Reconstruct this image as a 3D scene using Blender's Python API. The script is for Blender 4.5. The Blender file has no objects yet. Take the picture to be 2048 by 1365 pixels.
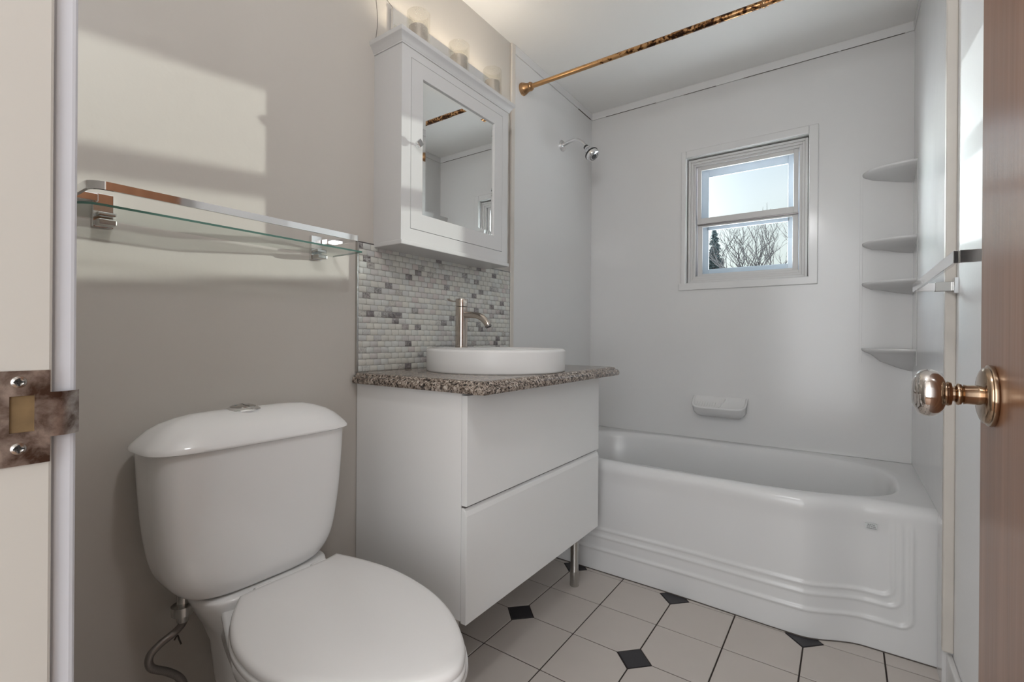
import bpy, bmesh, math, random
from mathutils import Vector, Matrix
random.seed(7)
PI = math.pi
S = bpy.context.scene
C = S.collection

# ------------------------------------------------------------------ camera, exposure, world, lights
S.view_settings.view_transform = 'Standard'
S.view_settings.look = 'None'
S.view_settings.gamma = 1.0
S.view_settings.use_curve_mapping = False
S.view_settings.exposure = 0.12

F_PX, YAW, PITCH, ROLL, PX, PY = 946.771, 0.610501, -0.000562, 0.0072862, 1026.271, 676.655
cam_data = bpy.data.cameras.new('camera')
cam_data.sensor_fit = 'HORIZONTAL'
cam_data.sensor_width = 36.0
cam_data.lens = F_PX / 2048 * 36.0
cam_data.shift_x = (1024 - PX) / 2048
cam_data.shift_y = (PY - 682.5) / 2048
cam_data.clip_start = 0.01
cam_data.clip_end = 300
cam = bpy.data.objects.new('camera', cam_data)
C.objects.link(cam)
fw = Vector((-math.sin(YAW) * math.cos(PITCH), math.cos(YAW) * math.cos(PITCH), math.sin(PITCH)))
r0 = Vector((math.cos(YAW), math.sin(YAW), 0))
u0 = r0.cross(fw)
rr = r0 * math.cos(ROLL) + u0 * math.sin(ROLL)
uu = -r0 * math.sin(ROLL) + u0 * math.cos(ROLL)
cam.matrix_world = Matrix(((rr.x, uu.x, -fw.x, 0), (rr.y, uu.y, -fw.y, 0), (rr.z, uu.z, -fw.z, 1.0), (0, 0, 0, 1)))
S.camera = cam

SKY_FILL, LOWER_FILL = 78.0, 8.0
world = bpy.data.worlds.new('world')
S.world = world
world.use_nodes = True
wn = world.node_tree
wn.nodes.clear()
wo = wn.nodes.new('ShaderNodeOutputWorld')
wb = wn.nodes.new('ShaderNodeBackground')
wt = wn.nodes.new('ShaderNodeTexCoord')
ws = wn.nodes.new('ShaderNodeSeparateXYZ')
wr = wn.nodes.new('ShaderNodeValToRGB')
wr.color_ramp.elements[0].position = 0.0
wr.color_ramp.elements[0].color = (0.88, 0.90, 0.94, 1)
wr.color_ramp.elements[1].position = 0.50
wr.color_ramp.elements[1].color = (0.56, 0.70, 0.90, 1)
e = wr.color_ramp.elements.new(0.10)
e.color = (0.74, 0.79, 0.74, 1)
e = wr.color_ramp.elements.new(0.24)
e.color = (0.80, 0.86, 0.88, 1)
wn.links.new(wt.outputs['Generated'], ws.inputs[0])
wn.links.new(ws.outputs['Z'], wr.inputs[0])
wn.links.new(wr.outputs[0], wb.inputs[0])
# sky brightness: plain sky, with an added unseen glow lobe and a brightened lower half as fill
def wmath(op, a, b=None, clampit=False):
    m_ = wn.nodes.new('ShaderNodeMath')
    m_.operation = op
    m_.use_clamp = clampit
    for k_, v_ in enumerate((a, b)):
        if v_ is None:
            continue
        if isinstance(v_, (int, float)):
            m_.inputs[k_].default_value = v_
        else:
            wn.links.new(v_, m_.inputs[k_])
    return m_.outputs[0]


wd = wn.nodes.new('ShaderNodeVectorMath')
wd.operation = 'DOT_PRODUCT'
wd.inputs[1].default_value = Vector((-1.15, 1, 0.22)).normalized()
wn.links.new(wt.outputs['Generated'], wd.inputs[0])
glow = wmath('MULTIPLY', wmath('POWER', wmath('MAXIMUM', wd.outputs['Value'], 0.0), 24.0), SKY_FILL)
ground = wmath('MULTIPLY', wmath('MULTIPLY', wmath('SUBTRACT', -0.02, ws.outputs['Z']), 8.0, True), LOWER_FILL)
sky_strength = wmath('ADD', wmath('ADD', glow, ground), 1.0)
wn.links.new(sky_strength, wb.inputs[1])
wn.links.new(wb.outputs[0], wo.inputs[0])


def aim(o, d):
    o.rotation_euler = Vector(d).to_track_quat('-Z', 'Y').to_euler()


def sun(name, d, strength, color, angle):
    l = bpy.data.lights.new(name, 'SUN')
    l.energy = strength
    l.color = color
    l.angle = angle
    o = bpy.data.objects.new(name, l)
    C.objects.link(o)
    aim(o, d)
    o.location = (-1, 6, 4)
    return o


def area(name, loc, d, sx, sy, power, color):
    l = bpy.data.lights.new(name, 'AREA')
    l.shape = 'RECTANGLE'
    l.size = sx
    l.size_y = sy
    l.energy = power
    l.color = color
    o = bpy.data.objects.new(name, l)
    C.objects.link(o)
    o.location = loc
    aim(o, d)
    return o


sun('sun_light', (0.63, -1, -0.118), 1.25, (0.95, 0.98, 1.0), math.radians(0.6))
sun('reflected_sun_light', (-0.372, -1, -0.109), 3.6, (0.98, 0.97, 0.90), math.radians(0.7))
area('hallway_fill', (-0.15, -1.6, 1.25), (0, 1, 0), 2.3, 2.1, 57.0, (0.93, 0.965, 1.0))  # added area fill behind the doorway, with no hall source modelled
area('hallway_side_fill', (1.25, -1.45, 1.15), (-0.72, 0.75, -0.02), 1.1, 1.9, 17.0, (0.95, 0.97, 1.0))  # second added fill, angled in to brighten the vanity side
cl = bpy.data.lights.new('room_fill_light', 'POINT')  # added unseen fill to brighten the room, no fixture belongs to it
cl.energy = 10.0
cl.color = (0.98, 0.985, 1.0)
cl.shadow_soft_size = 0.06
clo = bpy.data.objects.new('room_fill_light', cl)
C.objects.link(clo)
clo.location = (-0.30, 0.38, 1.98)

# ------------------------------------------------------------------ constants of the room
XW, XR, YB, ZC = -1.27, 0.26, 2.63, 2.36
LX, RX, BY = -1.262, 0.237, 2.622      # faces of the tub surround
YF = 0.09                              # room face of the front wall


# ------------------------------------------------------------------ materials
def new_mat(name):
    m = bpy.data.materials.new(name)
    m.use_nodes = True
    n = m.node_tree
    b = n.nodes['Principled BSDF']
    return m, n, b


def plain(name, col, rough=0.4, metal=0.0, spec=0.5, coat=0.0, bump=0.0, bscale=60, bdist=0.002, vary=0.0, vscale=3.0):
    m, n, b = new_mat(name)
    b.inputs['Base Color'].default_value = (*col, 1)
    b.inputs['Roughness'].default_value = rough
    b.inputs['Metallic'].default_value = metal
    b.inputs['Specular IOR Level'].default_value = spec
    b.inputs['Coat Weight'].default_value = coat
    b.inputs['Coat Roughness'].default_value = 0.06
    tc = n.nodes.new('ShaderNodeTexCoord')
    if bump:
        t = n.nodes.new('ShaderNodeTexNoise')
        t.inputs['Scale'].default_value = bscale
        t.inputs['Detail'].default_value = 3
        bp = n.nodes.new('ShaderNodeBump')
        bp.inputs['Strength'].default_value = bump
        bp.inputs['Distance'].default_value = bdist
        n.links.new(tc.outputs['Object'], t.inputs['Vector'])
        n.links.new(t.outputs[0], bp.inputs['Height'])
        n.links.new(bp.outputs[0], b.inputs['Normal'])
    if vary:
        t = n.nodes.new('ShaderNodeTexNoise')
        t.inputs['Scale'].default_value = vscale
        t.inputs['Detail'].default_value = 5
        mx = n.nodes.new('ShaderNodeMix')
        mx.data_type = 'RGBA'
        mx.inputs[6].default_value = (*[c * (1 - vary) for c in col], 1)
        mx.inputs[7].default_value = (*[min(1, c * (1 + vary)) for c in col], 1)
        n.links.new(tc.outputs['Object'], t.inputs['Vector'])
        n.links.new(t.outputs[0], mx.inputs[0])
        n.links.new(mx.outputs[2], b.inputs['Base Color'])
    return m


def ramp(n, stops, src):
    r = n.nodes.new('ShaderNodeValToRGB')
    el = r.color_ramp.elements
    while len(el) > 1:
        el.remove(el[-1])
    el[0].position = stops[0][0]
    el[0].color = (*stops[0][1], 1)
    for p, c in stops[1:]:
        k = el.new(p)
        k.color = (*c, 1)
    n.links.new(src, r.inputs[0])
    return r


def noise(n, vec, scale, detail=4, rough=0.55, dist=0.0):
    t = n.nodes.new('ShaderNodeTexNoise')
    t.inputs['Scale'].default_value = scale
    t.inputs['Detail'].default_value = detail
    t.inputs['Roughness'].default_value = rough
    t.inputs['Distortion'].default_value = dist
    n.links.new(vec, t.inputs['Vector'])
    return t


def mapping(n, vec, scale):
    mp = n.nodes.new('ShaderNodeMapping')
    mp.inputs['Scale'].default_value = scale
    n.links.new(vec, mp.inputs['Vector'])
    return mp


M = {}
M['wall'] = plain('wall_paint', (0.53, 0.50, 0.46), 0.42, spec=0.35, bump=0.25, bscale=35, bdist=0.002, vary=0.03, vscale=2.5)
M['wall_white'] = plain('white_wall_paint', (0.86, 0.86, 0.86), 0.5, bump=0.25, bscale=60, bdist=0.002)
M['ceiling'] = plain('ceiling_paint', (0.84, 0.83, 0.81), 0.55, bump=0.15, bscale=30)
M['acrylic'] = plain('white_acrylic', (0.68, 0.675, 0.67), 0.18, spec=0.45, bump=0.10, bscale=3.0, bdist=0.02)
M['tub'] = plain('white_tub_acrylic', (0.70, 0.70, 0.70), 0.2, spec=0.5)
M['caulk'] = plain('cream_caulk', (0.62, 0.58, 0.53), 0.5, vary=0.08, vscale=12)
M['gap'] = plain('dark_gap', (0.10, 0.085, 0.075), 0.9)
M['trim'] = plain('trim_paint', (0.70, 0.69, 0.68), 0.3, bump=0.1, bscale=25)
M['jamb'] = plain('jamb_paint', (0.56, 0.54, 0.50), 0.35, bump=0.1, bscale=25)
M['jamb_edge_lit'] = plain('casing_window_lit', (0.66, 0.68, 0.73), 0.3, bump=0.1, bscale=25)  # lighter, bluish tint holds the window light falling on the casing
M['ceramic'] = plain('white_ceramic', (0.83, 0.83, 0.825), 0.10, spec=0.5, coat=0.3)
M['basin'] = plain('matte_white_basin', (0.68, 0.675, 0.665), 0.35, spec=0.3)
M['seat'] = plain('white_plastic_seat', (0.80, 0.79, 0.78), 0.16, spec=0.5)
M['gloss_white'] = plain('gloss_white_lacquer', (0.80, 0.80, 0.79), 0.10, spec=0.5)
M['side_white'] = plain('white_side_panel', (0.82, 0.815, 0.805), 0.22, spec=0.5)
M['cab_white'] = plain('cabinet_white_paint', (0.60, 0.595, 0.59), 0.20, spec=0.5)
M['chrome'] = plain('chrome', (0.78, 0.78, 0.79), 0.06, 1.0)
M['chrome_dull'] = plain('dull_chrome', (0.50, 0.49, 0.47), 0.25, 1.0)
M['nickel'] = plain('brushed_nickel', (0.56, 0.50, 0.45), 0.16, 1.0)
M['dark_metal'] = plain('dark_grey_metal', (0.20, 0.19, 0.19), 0.35, 1.0)
M['cup'] = plain('satin_grey_lamp_cup', (0.55, 0.52, 0.51), 0.4, 0.8)
M['rubber'] = plain('black_rubber', (0.02, 0.02, 0.02), 0.45)
M['teal'] = plain('blue_button_mark', (0.02, 0.12, 0.17), 0.2)
M['mirror'] = plain('mirror_glass', (0.90, 0.91, 0.90), 0.0, 1.0)
M['tile_cream'] = plain('cream_floor_tile', (0.555, 0.505, 0.465), 0.38, vary=0.03, vscale=14)
M['tile_black'] = plain('black_floor_tile', (0.022, 0.020, 0.024), 0.42)
M['grout'] = plain('dark_grout', (0.035, 0.025, 0.022), 0.9)
M['mortar'] = plain('grey_mosaic_grout', (0.42, 0.41, 0.39), 0.8)
M['brass'] = None
M['winframe'] = plain('window_vinyl', (0.60, 0.59, 0.58), 0.4)
M['storm'] = plain('storm_window_frame', (0.62, 0.68, 0.78), 0.45, vary=0.08, vscale=20)
M['ink'] = plain('black_ink', (0.02, 0.02, 0.02), 0.4)
M['sticker'] = plain('silver_sticker', (0.62, 0.64, 0.64), 0.35)
M['bark'] = plain('dark_bark', (0.018, 0.017, 0.018), 0.9)
M['needles'] = plain('dark_spruce_needles', (0.006, 0.018, 0.020), 0.95)
M['hall'] = plain('hall_paint', (0.62, 0.58, 0.53), 0.6)
M['hallfloor'] = plain('hall_wood_floor', (0.25, 0.14, 0.08), 0.4)
M['raw_wood'] = plain('raw_mortise_wood', (0.17, 0.11, 0.05), 0.8, vary=0.4, vscale=90)


def glass(name, tint, rough=0.0, fres=1.5, bump=0.0, bscale=200):
    m = bpy.data.materials.new(name)
    m.use_nodes = True
    n = m.node_tree
    n.nodes.clear()
    out = n.nodes.new('ShaderNodeOutputMaterial')
    tr = n.nodes.new('ShaderNodeBsdfTransparent')
    tr.inputs[0].default_value = (*tint, 1)
    gl = n.nodes.new('ShaderNodeBsdfGlossy')
    gl.inputs['Roughness'].default_value = rough
    fr = n.nodes.new('ShaderNodeFresnel')
    fr.inputs[0].default_value = fres
    mx = n.nodes.new('ShaderNodeMixShader')
    if bump:
        tc = n.nodes.new('ShaderNodeTexCoord')
        vo = n.nodes.new('ShaderNodeTexVoronoi')
        vo.inputs['Scale'].default_value = bscale
        bp = n.nodes.new('ShaderNodeBump')
        bp.inputs['Strength'].default_value = bump
        bp.inputs['Distance'].default_value = 0.003
        n.links.new(tc.outputs['Object'], vo.inputs['Vector'])
        n.links.new(vo.outputs[0], bp.inputs['Height'])
        n.links.new(bp.outputs[0], fr.inputs['Normal'])
        n.links.new(bp.outputs[0], gl.inputs['Normal'])
    ge = n.nodes.new('ShaderNodeNewGeometry')
    iv = n.nodes.new('ShaderNodeMath')
    iv.operation = 'SUBTRACT'
    iv.inputs[0].default_value = 1.0
    n.links.new(ge.outputs['Backfacing'], iv.inputs[1])
    ml = n.nodes.new('ShaderNodeMath')
    ml.operation = 'MULTIPLY'
    n.links.new(iv.outputs[0], ml.inputs[0])
    n.links.new(fr.outputs[0], ml.inputs[1])
    n.links.new(ml.outputs[0], mx.inputs[0])
    n.links.new(tr.outputs[0], mx.inputs[1])
    n.links.new(gl.outputs[0], mx.inputs[2])
    n.links.new(mx.outputs[0], out.inputs[0])
    return m


M['pane'] = glass('window_glass', (0.94, 0.97, 0.97))
M['shelf_glass'] = glass('shelf_glass', (0.93, 0.955, 0.94))
M['glass_edge'] = plain('green_glass_edge', (0.055, 0.13, 0.105), 0.12, spec=0.7)
M['lamp_glass'] = glass('bubbled_lamp_glass', (0.97, 0.96, 0.93), 0.02, 1.5, 1.0, 260)


def emit(name, col, st):
    m = bpy.data.materials.new(name)
    m.use_nodes = True
    n = m.node_tree
    n.nodes.clear()
    out = n.nodes.new('ShaderNodeOutputMaterial')
    em = n.nodes.new('ShaderNodeEmission')
    em.inputs[0].default_value = (*col, 1)
    em.inputs[1].default_value = st
    n.links.new(em.outputs[0], out.inputs[0])
    return m


M['bulb'] = emit('lit_bulb', (1.0, 0.84, 0.6), 22.0)


def mat_granite():
    m, n, b = new_mat('speckled_granite')
    tc = n.nodes.new('ShaderNodeTexCoord')
    v = tc.outputs['Object']
    a = noise(n, v, 150, 6, 0.65, 0.6)
    r = ramp(n, [(0.0, (0.012, 0.010, 0.010)), (0.43, (0.022, 0.017, 0.016)), (0.465, (0.20, 0.15, 0.12)),
                 (0.53, (0.36, 0.30, 0.25)), (0.62, (0.55, 0.49, 0.43)), (1.0, (0.62, 0.58, 0.53))], a.outputs[0])
    c = noise(n, v, 42, 4, 0.6, 0.4)
    r2 = ramp(n, [(0.42, (0.62, 0.60, 0.58)), (0.6, (1, 1, 1))], c.outputs[0])
    mx = n.nodes.new('ShaderNodeMix')
    mx.data_type = 'RGBA'
    mx.blend_type = 'MULTIPLY'
    mx.inputs[0].default_value = 1
    n.links.new(r.outputs[0], mx.inputs[6])
    n.links.new(r2.outputs[0], mx.inputs[7])
    n.links.new(mx.outputs[2], b.inputs['Base Color'])
    b.inputs['Roughness'].default_value = 0.14
    return m


M['granite'] = mat_granite()


def mat_marble():
    m, n, b = new_mat('marble_mosaic')
    tc = n.nodes.new('ShaderNodeTexCoord')
    at = n.nodes.new('ShaderNodeAttribute')
    at.attribute_name = 'tone'
    v = tc.outputs['Object']
    addv = n.nodes.new('ShaderNodeVectorMath')
    addv.operation = 'MULTIPLY_ADD'
    addv.inputs[1].default_value = (3, 3, 3)
    n.links.new(at.outputs['Color'], addv.inputs[0])
    n.links.new(v, addv.inputs[2])
    nz = noise(n, addv.outputs[0], 26, 4, 0.6, 3.5)
    sep = n.nodes.new('ShaderNodeSeparateColor')
    n.links.new(at.outputs['Color'], sep.inputs[0])
    # light stone, slightly warmer or cooler from piece to piece
    light = ramp(n, [(0.0, (0.58, 0.57, 0.52)), (0.3, (0.56, 0.575, 0.55)), (0.6, (0.50, 0.50, 0.49)), (0.8, (0.52, 0.47, 0.45)), (1.0, (0.57, 0.58, 0.56))], sep.outputs[1])
    cloud = noise(n, addv.outputs[0], 48, 5, 0.65, 1.2)
    dark = ramp(n, [(0.30, (0.06, 0.055, 0.06)), (0.55, (0.22, 0.20, 0.20)), (0.75, (0.42, 0.40, 0.39))], cloud.outputs[0])
    amt = ramp(n, [(0.0, (0, 0, 0)), (0.45, (0.04, 0.04, 0.04)), (0.62, (0.22, 0.22, 0.22)), (0.80, (0.55, 0.55, 0.55)), (0.95, (0.95, 0.95, 0.95))], sep.outputs[0])
    vein = ramp(n, [(0.44, (0, 0, 0)), (0.50, (0.65, 0.65, 0.65)), (0.56, (0, 0, 0))], nz.outputs[0])
    vm = n.nodes.new('ShaderNodeMath')
    vm.operation = 'MULTIPLY'
    n.links.new(vein.outputs[0], vm.inputs[0])
    n.links.new(sep.outputs[0], vm.inputs[1])
    am = n.nodes.new('ShaderNodeMath')
    am.operation = 'ADD'
    am.use_clamp = True
    n.links.new(vm.outputs[0], am.inputs[0])
    n.links.new(amt.outputs[0], am.inputs[1])
    mx = n.nodes.new('ShaderNodeMix')
    mx.data_type = 'RGBA'
    n.links.new(am.outputs[0], mx.inputs[0])
    n.links.new(light.outputs[0], mx.inputs[6])
    n.links.new(dark.outputs[0], mx.inputs[7])
    n.links.new(mx.outputs[2], b.inputs['Base Color'])
    b.inputs['Roughness'].default_value = 0.16
    return m


M['marble'] = mat_marble()


def mat_door():
    m, n, b = new_mat('varnished_red_brown_door')
    tc = n.nodes.new('ShaderNodeTexCoord')
    mp = mapping(n, tc.outputs['Object'], (30, 30, 1.2))
    a = noise(n, mp.outputs[0], 1.0, 6, 0.6, 0.5)
    r = ramp(n, [(0.25, (0.155, 0.068, 0.033)), (0.5, (0.22, 0.100, 0.051)), (0.75, (0.28, 0.136, 0.074))], a.outputs[0])
    n.links.new(r.outputs[0], b.inputs['Base Color'])
    b.inputs['Roughness'].default_value = 0.30
    b.inputs['Coat Weight'].default_value = 0.22
    b.inputs['Coat Roughness'].default_value = 0.15
    b.inputs['Specular IOR Level'].default_value = 0.25
    mp2 = mapping(n, tc.outputs['Object'], (120, 120, 5))
    c = noise(n, mp2.outputs[0], 1.0, 3)
    bp = n.nodes.new('ShaderNodeBump')
    bp.inputs['Strength'].default_value = 0.25
    bp.inputs['Distance'].default_value = 0.001
    n.links.new(c.outputs[0], bp.inputs['Height'])
    n.links.new(bp.outputs[0], b.inputs['Normal'])
    n.links.new(bp.outputs[0], b.inputs['Coat Normal'])
    return m


M['door'] = mat_door()


def mat_aged(name, c1, c2, scale, lo, hi, rough=0.28, stretch=(1, 1, 1)):
    m, n, b = new_mat(name)
    tc = n.nodes.new('ShaderNodeTexCoord')
    mp = mapping(n, tc.outputs['Object'], stretch)
    a = noise(n, mp.outputs[0], scale, 5, 0.6, 0.3)
    r = ramp(n, [(lo, c1), (hi, c2)], a.outputs[0])
    n.links.new(r.outputs[0], b.inputs['Base Color'])
    b.inputs['Metallic'].default_value = 1.0
    b.inputs['Roughness'].default_value = rough
    return m


def mat_rod():
    # worn bronze finish: the tarnish grows towards the right end of the rod
    m, n, b = new_mat('tarnished_bronze_rod')
    tc = n.nodes.new('ShaderNodeTexCoord')
    v = tc.outputs['Object']
    a = noise(n, v, 55, 5, 0.6, 0.2)
    sx = n.nodes.new('ShaderNodeSeparateXYZ')
    n.links.new(v, sx.inputs[0])
    mr = n.nodes.new('ShaderNodeMapRange')
    mr.inputs[1].default_value = -1.25
    mr.inputs[2].default_value = -0.55
    mr.inputs[3].default_value = -0.22
    mr.inputs[4].default_value = 0.05
    n.links.new(sx.outputs[0], mr.inputs[0])
    ad = n.nodes.new('ShaderNodeMath')
    ad.operation = 'ADD'
    n.links.new(a.outputs[0], ad.inputs[0])
    n.links.new(mr.outputs[0], ad.inputs[1])
    r = ramp(n, [(0.48, (0.52, 0.31, 0.15)), (0.53, (0.30, 0.14, 0.05)), (0.60, (0.04, 0.018, 0.01))], ad.outputs[0])
    n.links.new(r.outputs[0], b.inputs['Base Color'])
    b.inputs['Metallic'].default_value = 0.9
    b.inputs['Roughness'].default_value = 0.3
    return m


M['rod'] = mat_rod()
M['bronze'] = plain('antique_bronze', (0.42, 0.25, 0.13), 0.3, 1.0)
M['antique'] = mat_aged('antique_brass_knob_metal', (0.50, 0.37, 0.26), (0.34, 0.24, 0.16), 12, 0.3, 0.7, 0.16)
M['knob_chrome'] = plain('worn_polished_knob', (0.62, 0.58, 0.55), 0.08, 1.0)
M['strike'] = mat_aged('worn_strike_metal', (0.13, 0.085, 0.065), (0.62, 0.56, 0.52), 60, 0.38, 0.68, 0.4)


def mat_hose():
    m, n, b = new_mat('braided_steel_hose')
    b.inputs['Metallic'].default_value = 0.9
    b.inputs['Roughness'].default_value = 0.35
    at = n.nodes.new('ShaderNodeUVMap')
    ws_ = []
    for sgn in (1, -1):
        mp = mapping(n, at.outputs[0], (1, 1, 1))
        mp.inputs['Rotation'].default_value = (0, 0, sgn * 0.8)
        w = n.nodes.new('ShaderNodeTexWave')
        w.inputs['Scale'].default_value = 5.5
        n.links.new(mp.outputs[0], w.inputs['Vector'])
        ws_.append(w)
    mt = n.nodes.new('ShaderNodeMath')
    mt.operation = 'MULTIPLY'
    n.links.new(ws_[0].outputs['Fac'], mt.inputs[0])
    n.links.new(ws_[1].outputs['Fac'], mt.inputs[1])
    r = ramp(n, [(0.05, (0.10, 0.09, 0.09)), (0.5, (0.50, 0.47, 0.44))], mt.outputs[0])
    n.links.new(r.outputs[0], b.inputs['Base Color'])
    return m


M['hose'] = mat_hose()


# ------------------------------------------------------------------ geometry helpers
def box(bm, x0, x1, y0, y1, z0, z1, mi=0):
    vs = [bm.verts.new((x, y, z)) for z in (z0, z1) for x, y in ((x0, y0), (x1, y0), (x1, y1), (x0, y1))]
    for f in ((0, 3, 2, 1), (4, 5, 6, 7), (0, 1, 5, 4), (1, 2, 6, 5), (2, 3, 7, 6), (3, 0, 4, 7)):
        k = bm.faces.new([vs[i] for i in f])
        k.material_index = mi
    return vs


def rings(bm, rs, cap0=True, cap1=True, closed=True, mi=0):
    vr = [[bm.verts.new(p) for p in r] for r in rs]
    n = len(vr[0])
    for a, b in zip(vr, vr[1:]):
        for i in range(n if closed else n - 1):
            j = (i + 1) % n
            k = bm.faces.new((a[i], a[j], b[j], b[i]))
            k.material_index = mi
    if cap0:
        bm.faces.new(vr[0][::-1]).material_index = mi
    if cap1:
        bm.faces.new(vr[-1]).material_index = mi
    return vr


def frame_of(axis):
    a = Vector(axis).normalized()
    t = Vector((0, 0, 1)) if abs(a.z) < 0.9 else Vector((1, 0, 0))
    x = t.cross(a).normalized()
    return x, a.cross(x), a


def lathe(bm, c, axis, prof, n=32, cap0=True, cap1=True, mi=0):
    """prof: list of (distance along axis, radius)"""
    x, y, a = frame_of(axis)
    c = Vector(c)
    rs = []
    for d, r in prof:
        r = max(r, 1e-5)
        rs.append([c + a * d + (x * math.cos(2 * PI * i / n) + y * math.sin(2 * PI * i / n)) * r for i in range(n)])
    return rings(bm, rs, cap0, cap1, mi=mi)


def catmull(pts, k=8, closed=False):
    P = [Vector(p) for p in pts]
    n = len(P)
    out = []
    rng = range(n) if closed else range(n - 1)
    for i in rng:
        if closed:
            a, b, c, d = P[(i - 1) % n], P[i], P[(i + 1) % n], P[(i + 2) % n]
        else:
            a, b, c, d = P[max(i - 1, 0)], P[i], P[i + 1], P[min(i + 2, n - 1)]
        for j in range(k):
            t = j / k
            out.append(0.5 * ((2 * b) + (c - a) * t + (2 * a - 5 * b + 4 * c - d) * t * t + (3 * b - a - 3 * c + d) * t ** 3))
    if not closed:
        out.append(P[-1])
    return out


def tube(bm, pts, rad, n=12, uv=False, mi=0):
    """rad: number or list"""
    P = [Vector(p) for p in pts]
    x = None
    rs = []
    for i, p in enumerate(P):
        a = (P[min(i + 1, len(P) - 1)] - P[max(i - 1, 0)]).normalized()
        if x is None:
            x, y, _ = frame_of(a)
        else:
            x = (x - a * x.dot(a)).normalized()
        y = a.cross(x)
        r = rad[i] if isinstance(rad, (list, tuple)) else rad
        rs.append([p + (x * math.cos(2 * PI * k / n) + y * math.sin(2 * PI * k / n)) * r for k in range(n)])
    vr = rings(bm, rs, mi=mi)
    if uv:
        l = bm.loops.layers.uv.verify()
        idx = {}
        L = 0
        for i, r in enumerate(vr):
            if i:
                L += (P[i] - P[i - 1]).length
            for k, v in enumerate(r):
                idx[v] = (k, L / 0.02)
        for f in bm.faces:
            ks = [idx[v][0] for v in f.verts]
            wrap = max(ks) - min(ks) > n / 2
            for lp in f.loops:
                k, w = idx[lp.vert]
                if wrap and k == 0:
                    k = n
                lp[l].uv = (k / n * 3.0, w)


def obj(name, bm, mat, parent=None, smooth=False, bevel=0.0, seg=2, angle=35, sub=0, label=None):
    me = bpy.data.meshes.new(name)
    bmesh.ops.recalc_face_normals(bm, faces=bm.faces)
    bm.to_mesh(me)
    bm.free()
    o = bpy.data.objects.new(name, me)
    C.objects.link(o)
    for m in (mat if isinstance(mat, (list, tuple)) else [mat]):
        me.materials.append(m)
    if smooth or bevel:
        for p in me.polygons:
            p.use_smooth = True
        if not sub:
            me.set_sharp_from_angle(angle=math.radians(angle))
    if bevel:
        for p in me.polygons:
            p.use_smooth = False
        b = o.modifiers.new('bevel', 'BEVEL')
        b.width = bevel
        b.segments = seg
        b.limit_method = 'ANGLE'
        b.angle_limit = math.radians(30)
        b.harden_normals = False
    if sub:
        s = o.modifiers.new('sub', 'SUBSURF')
        s.levels = s.render_levels = sub
    if parent is not None:
        o.parent = parent
        o.matrix_parent_inverse = Matrix.Translation(-world_loc(parent))
    if label:
        o['label'] = label
    return o


def world_loc(o):
    # parents are never rotated, and meshes keep world coordinates
    return Vector(o.location) if o.type == 'EMPTY' else Vector((0, 0, 0))


def B():
    return bmesh.new()


def bx(name, d, mat, parent=None, bevel=0.0, **k):
    bm = B()
    box(bm, *d)
    return obj(name, bm, mat, parent, bevel=bevel, **k)


def struct(o):
    o['kind'] = 'structure'
    return o


def thing(name, loc, label, cat, group=None):
    o = bpy.data.objects.new(name, None)
    C.objects.link(o)
    o.location = loc
    o.empty_display_size = 0.05
    o['label'] = label
    o['category'] = cat
    if group:
        o['group'] = group
    return o


def tag(o, label, cat, group=None):
    o['label'] = label
    o['category'] = cat
    if group:
        o['group'] = group
    return o


def smoothstep(a, b, x):
    t = min(1, max(0, (x - a) / (b - a)))
    return t * t * (3 - 2 * t)


def superell(cx, cy, rx, ry, e, z, n=64, ph=0.0):
    out = []
    for i in range(n):
        t = 2 * PI * i / n + ph
        c, s = math.cos(t), math.sin(t)
        out.append(Vector((cx + rx * math.copysign(abs(c) ** (2 / e), c), cy + ry * math.copysign(abs(s) ** (2 / e), s), z)))
    return out


def rrect(x0, x1, y0, y1, r, z, k=6):
    """rounded rectangle ring in the xy plane"""
    out = []
    for cx, cy, a0 in ((x1 - r, y1 - r, 0), (x0 + r, y1 - r, PI / 2), (x0 + r, y0 + r, PI), (x1 - r, y0 + r, 1.5 * PI)):
        for i in range(k + 1):
            a = a0 + PI / 2 * i / k
            out.append(Vector((cx + r * math.cos(a), cy + r * math.sin(a), z)))
    return out


# ------------------------------------------------------------------ the room shell
def build_floor():
    bm = B()
    box(bm, XW - 0.1, XR + 0.1, YF - 0.01, YB + 0.1, -0.06, -0.0025, 2)
    gx, gy, s, g, d = -0.96045, 1.86135, 0.21404, 0.0022, 0.056
    for i in range(-4, 10):
        for j in range(-3, 7):
            # tile between grid nodes (i..i+1, j..j+1)
            x0, x1 = gx + j * s, gx + (j + 1) * s
            y1, y0 = gy - i * s, gy - (i + 1) * s
            cor = [(x0, y0, i + 1, j), (x1, y0, i + 1, j + 1), (x1, y1, i, j + 1), (x0, y1, i, j)]
            pts = []
            for k, (x, y, ii, jj) in enumerate(cor):
                sx = 1 if x == x0 else -1
                sy = 1 if y == y0 else -1
                if ii % 2 == 0 and jj % 2 == 0:
                    a = Vector((x + sx * (d + g * 0.4), y + sy * g))
                    b = Vector((x + sx * g, y + sy * (d + g * 0.4)))
                    # keep counter-clockwise order
                    pts += [b, a] if (sx * sy > 0) else [a, b]
                else:
                    pts.append(Vector((x + sx * g, y + sy * g)))
            pts = clip(pts)
            if len(pts) >= 3:
                slab(bm, pts, 0)
            if i % 2 == 0 and j % 2 == 0:
                x, y = x0, y1
                e_ = d - g * 1.3
                pts = clip([Vector((x + e_, y)), Vector((x, y + e_)), Vector((x - e_, y)), Vector((x, y - e_))])
                if len(pts) >= 3:
                    slab(bm, pts, 1)
    o = struct(obj('floor', bm, [M['tile_cream'], M['tile_black'], M['grout']]))
    return o


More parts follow.
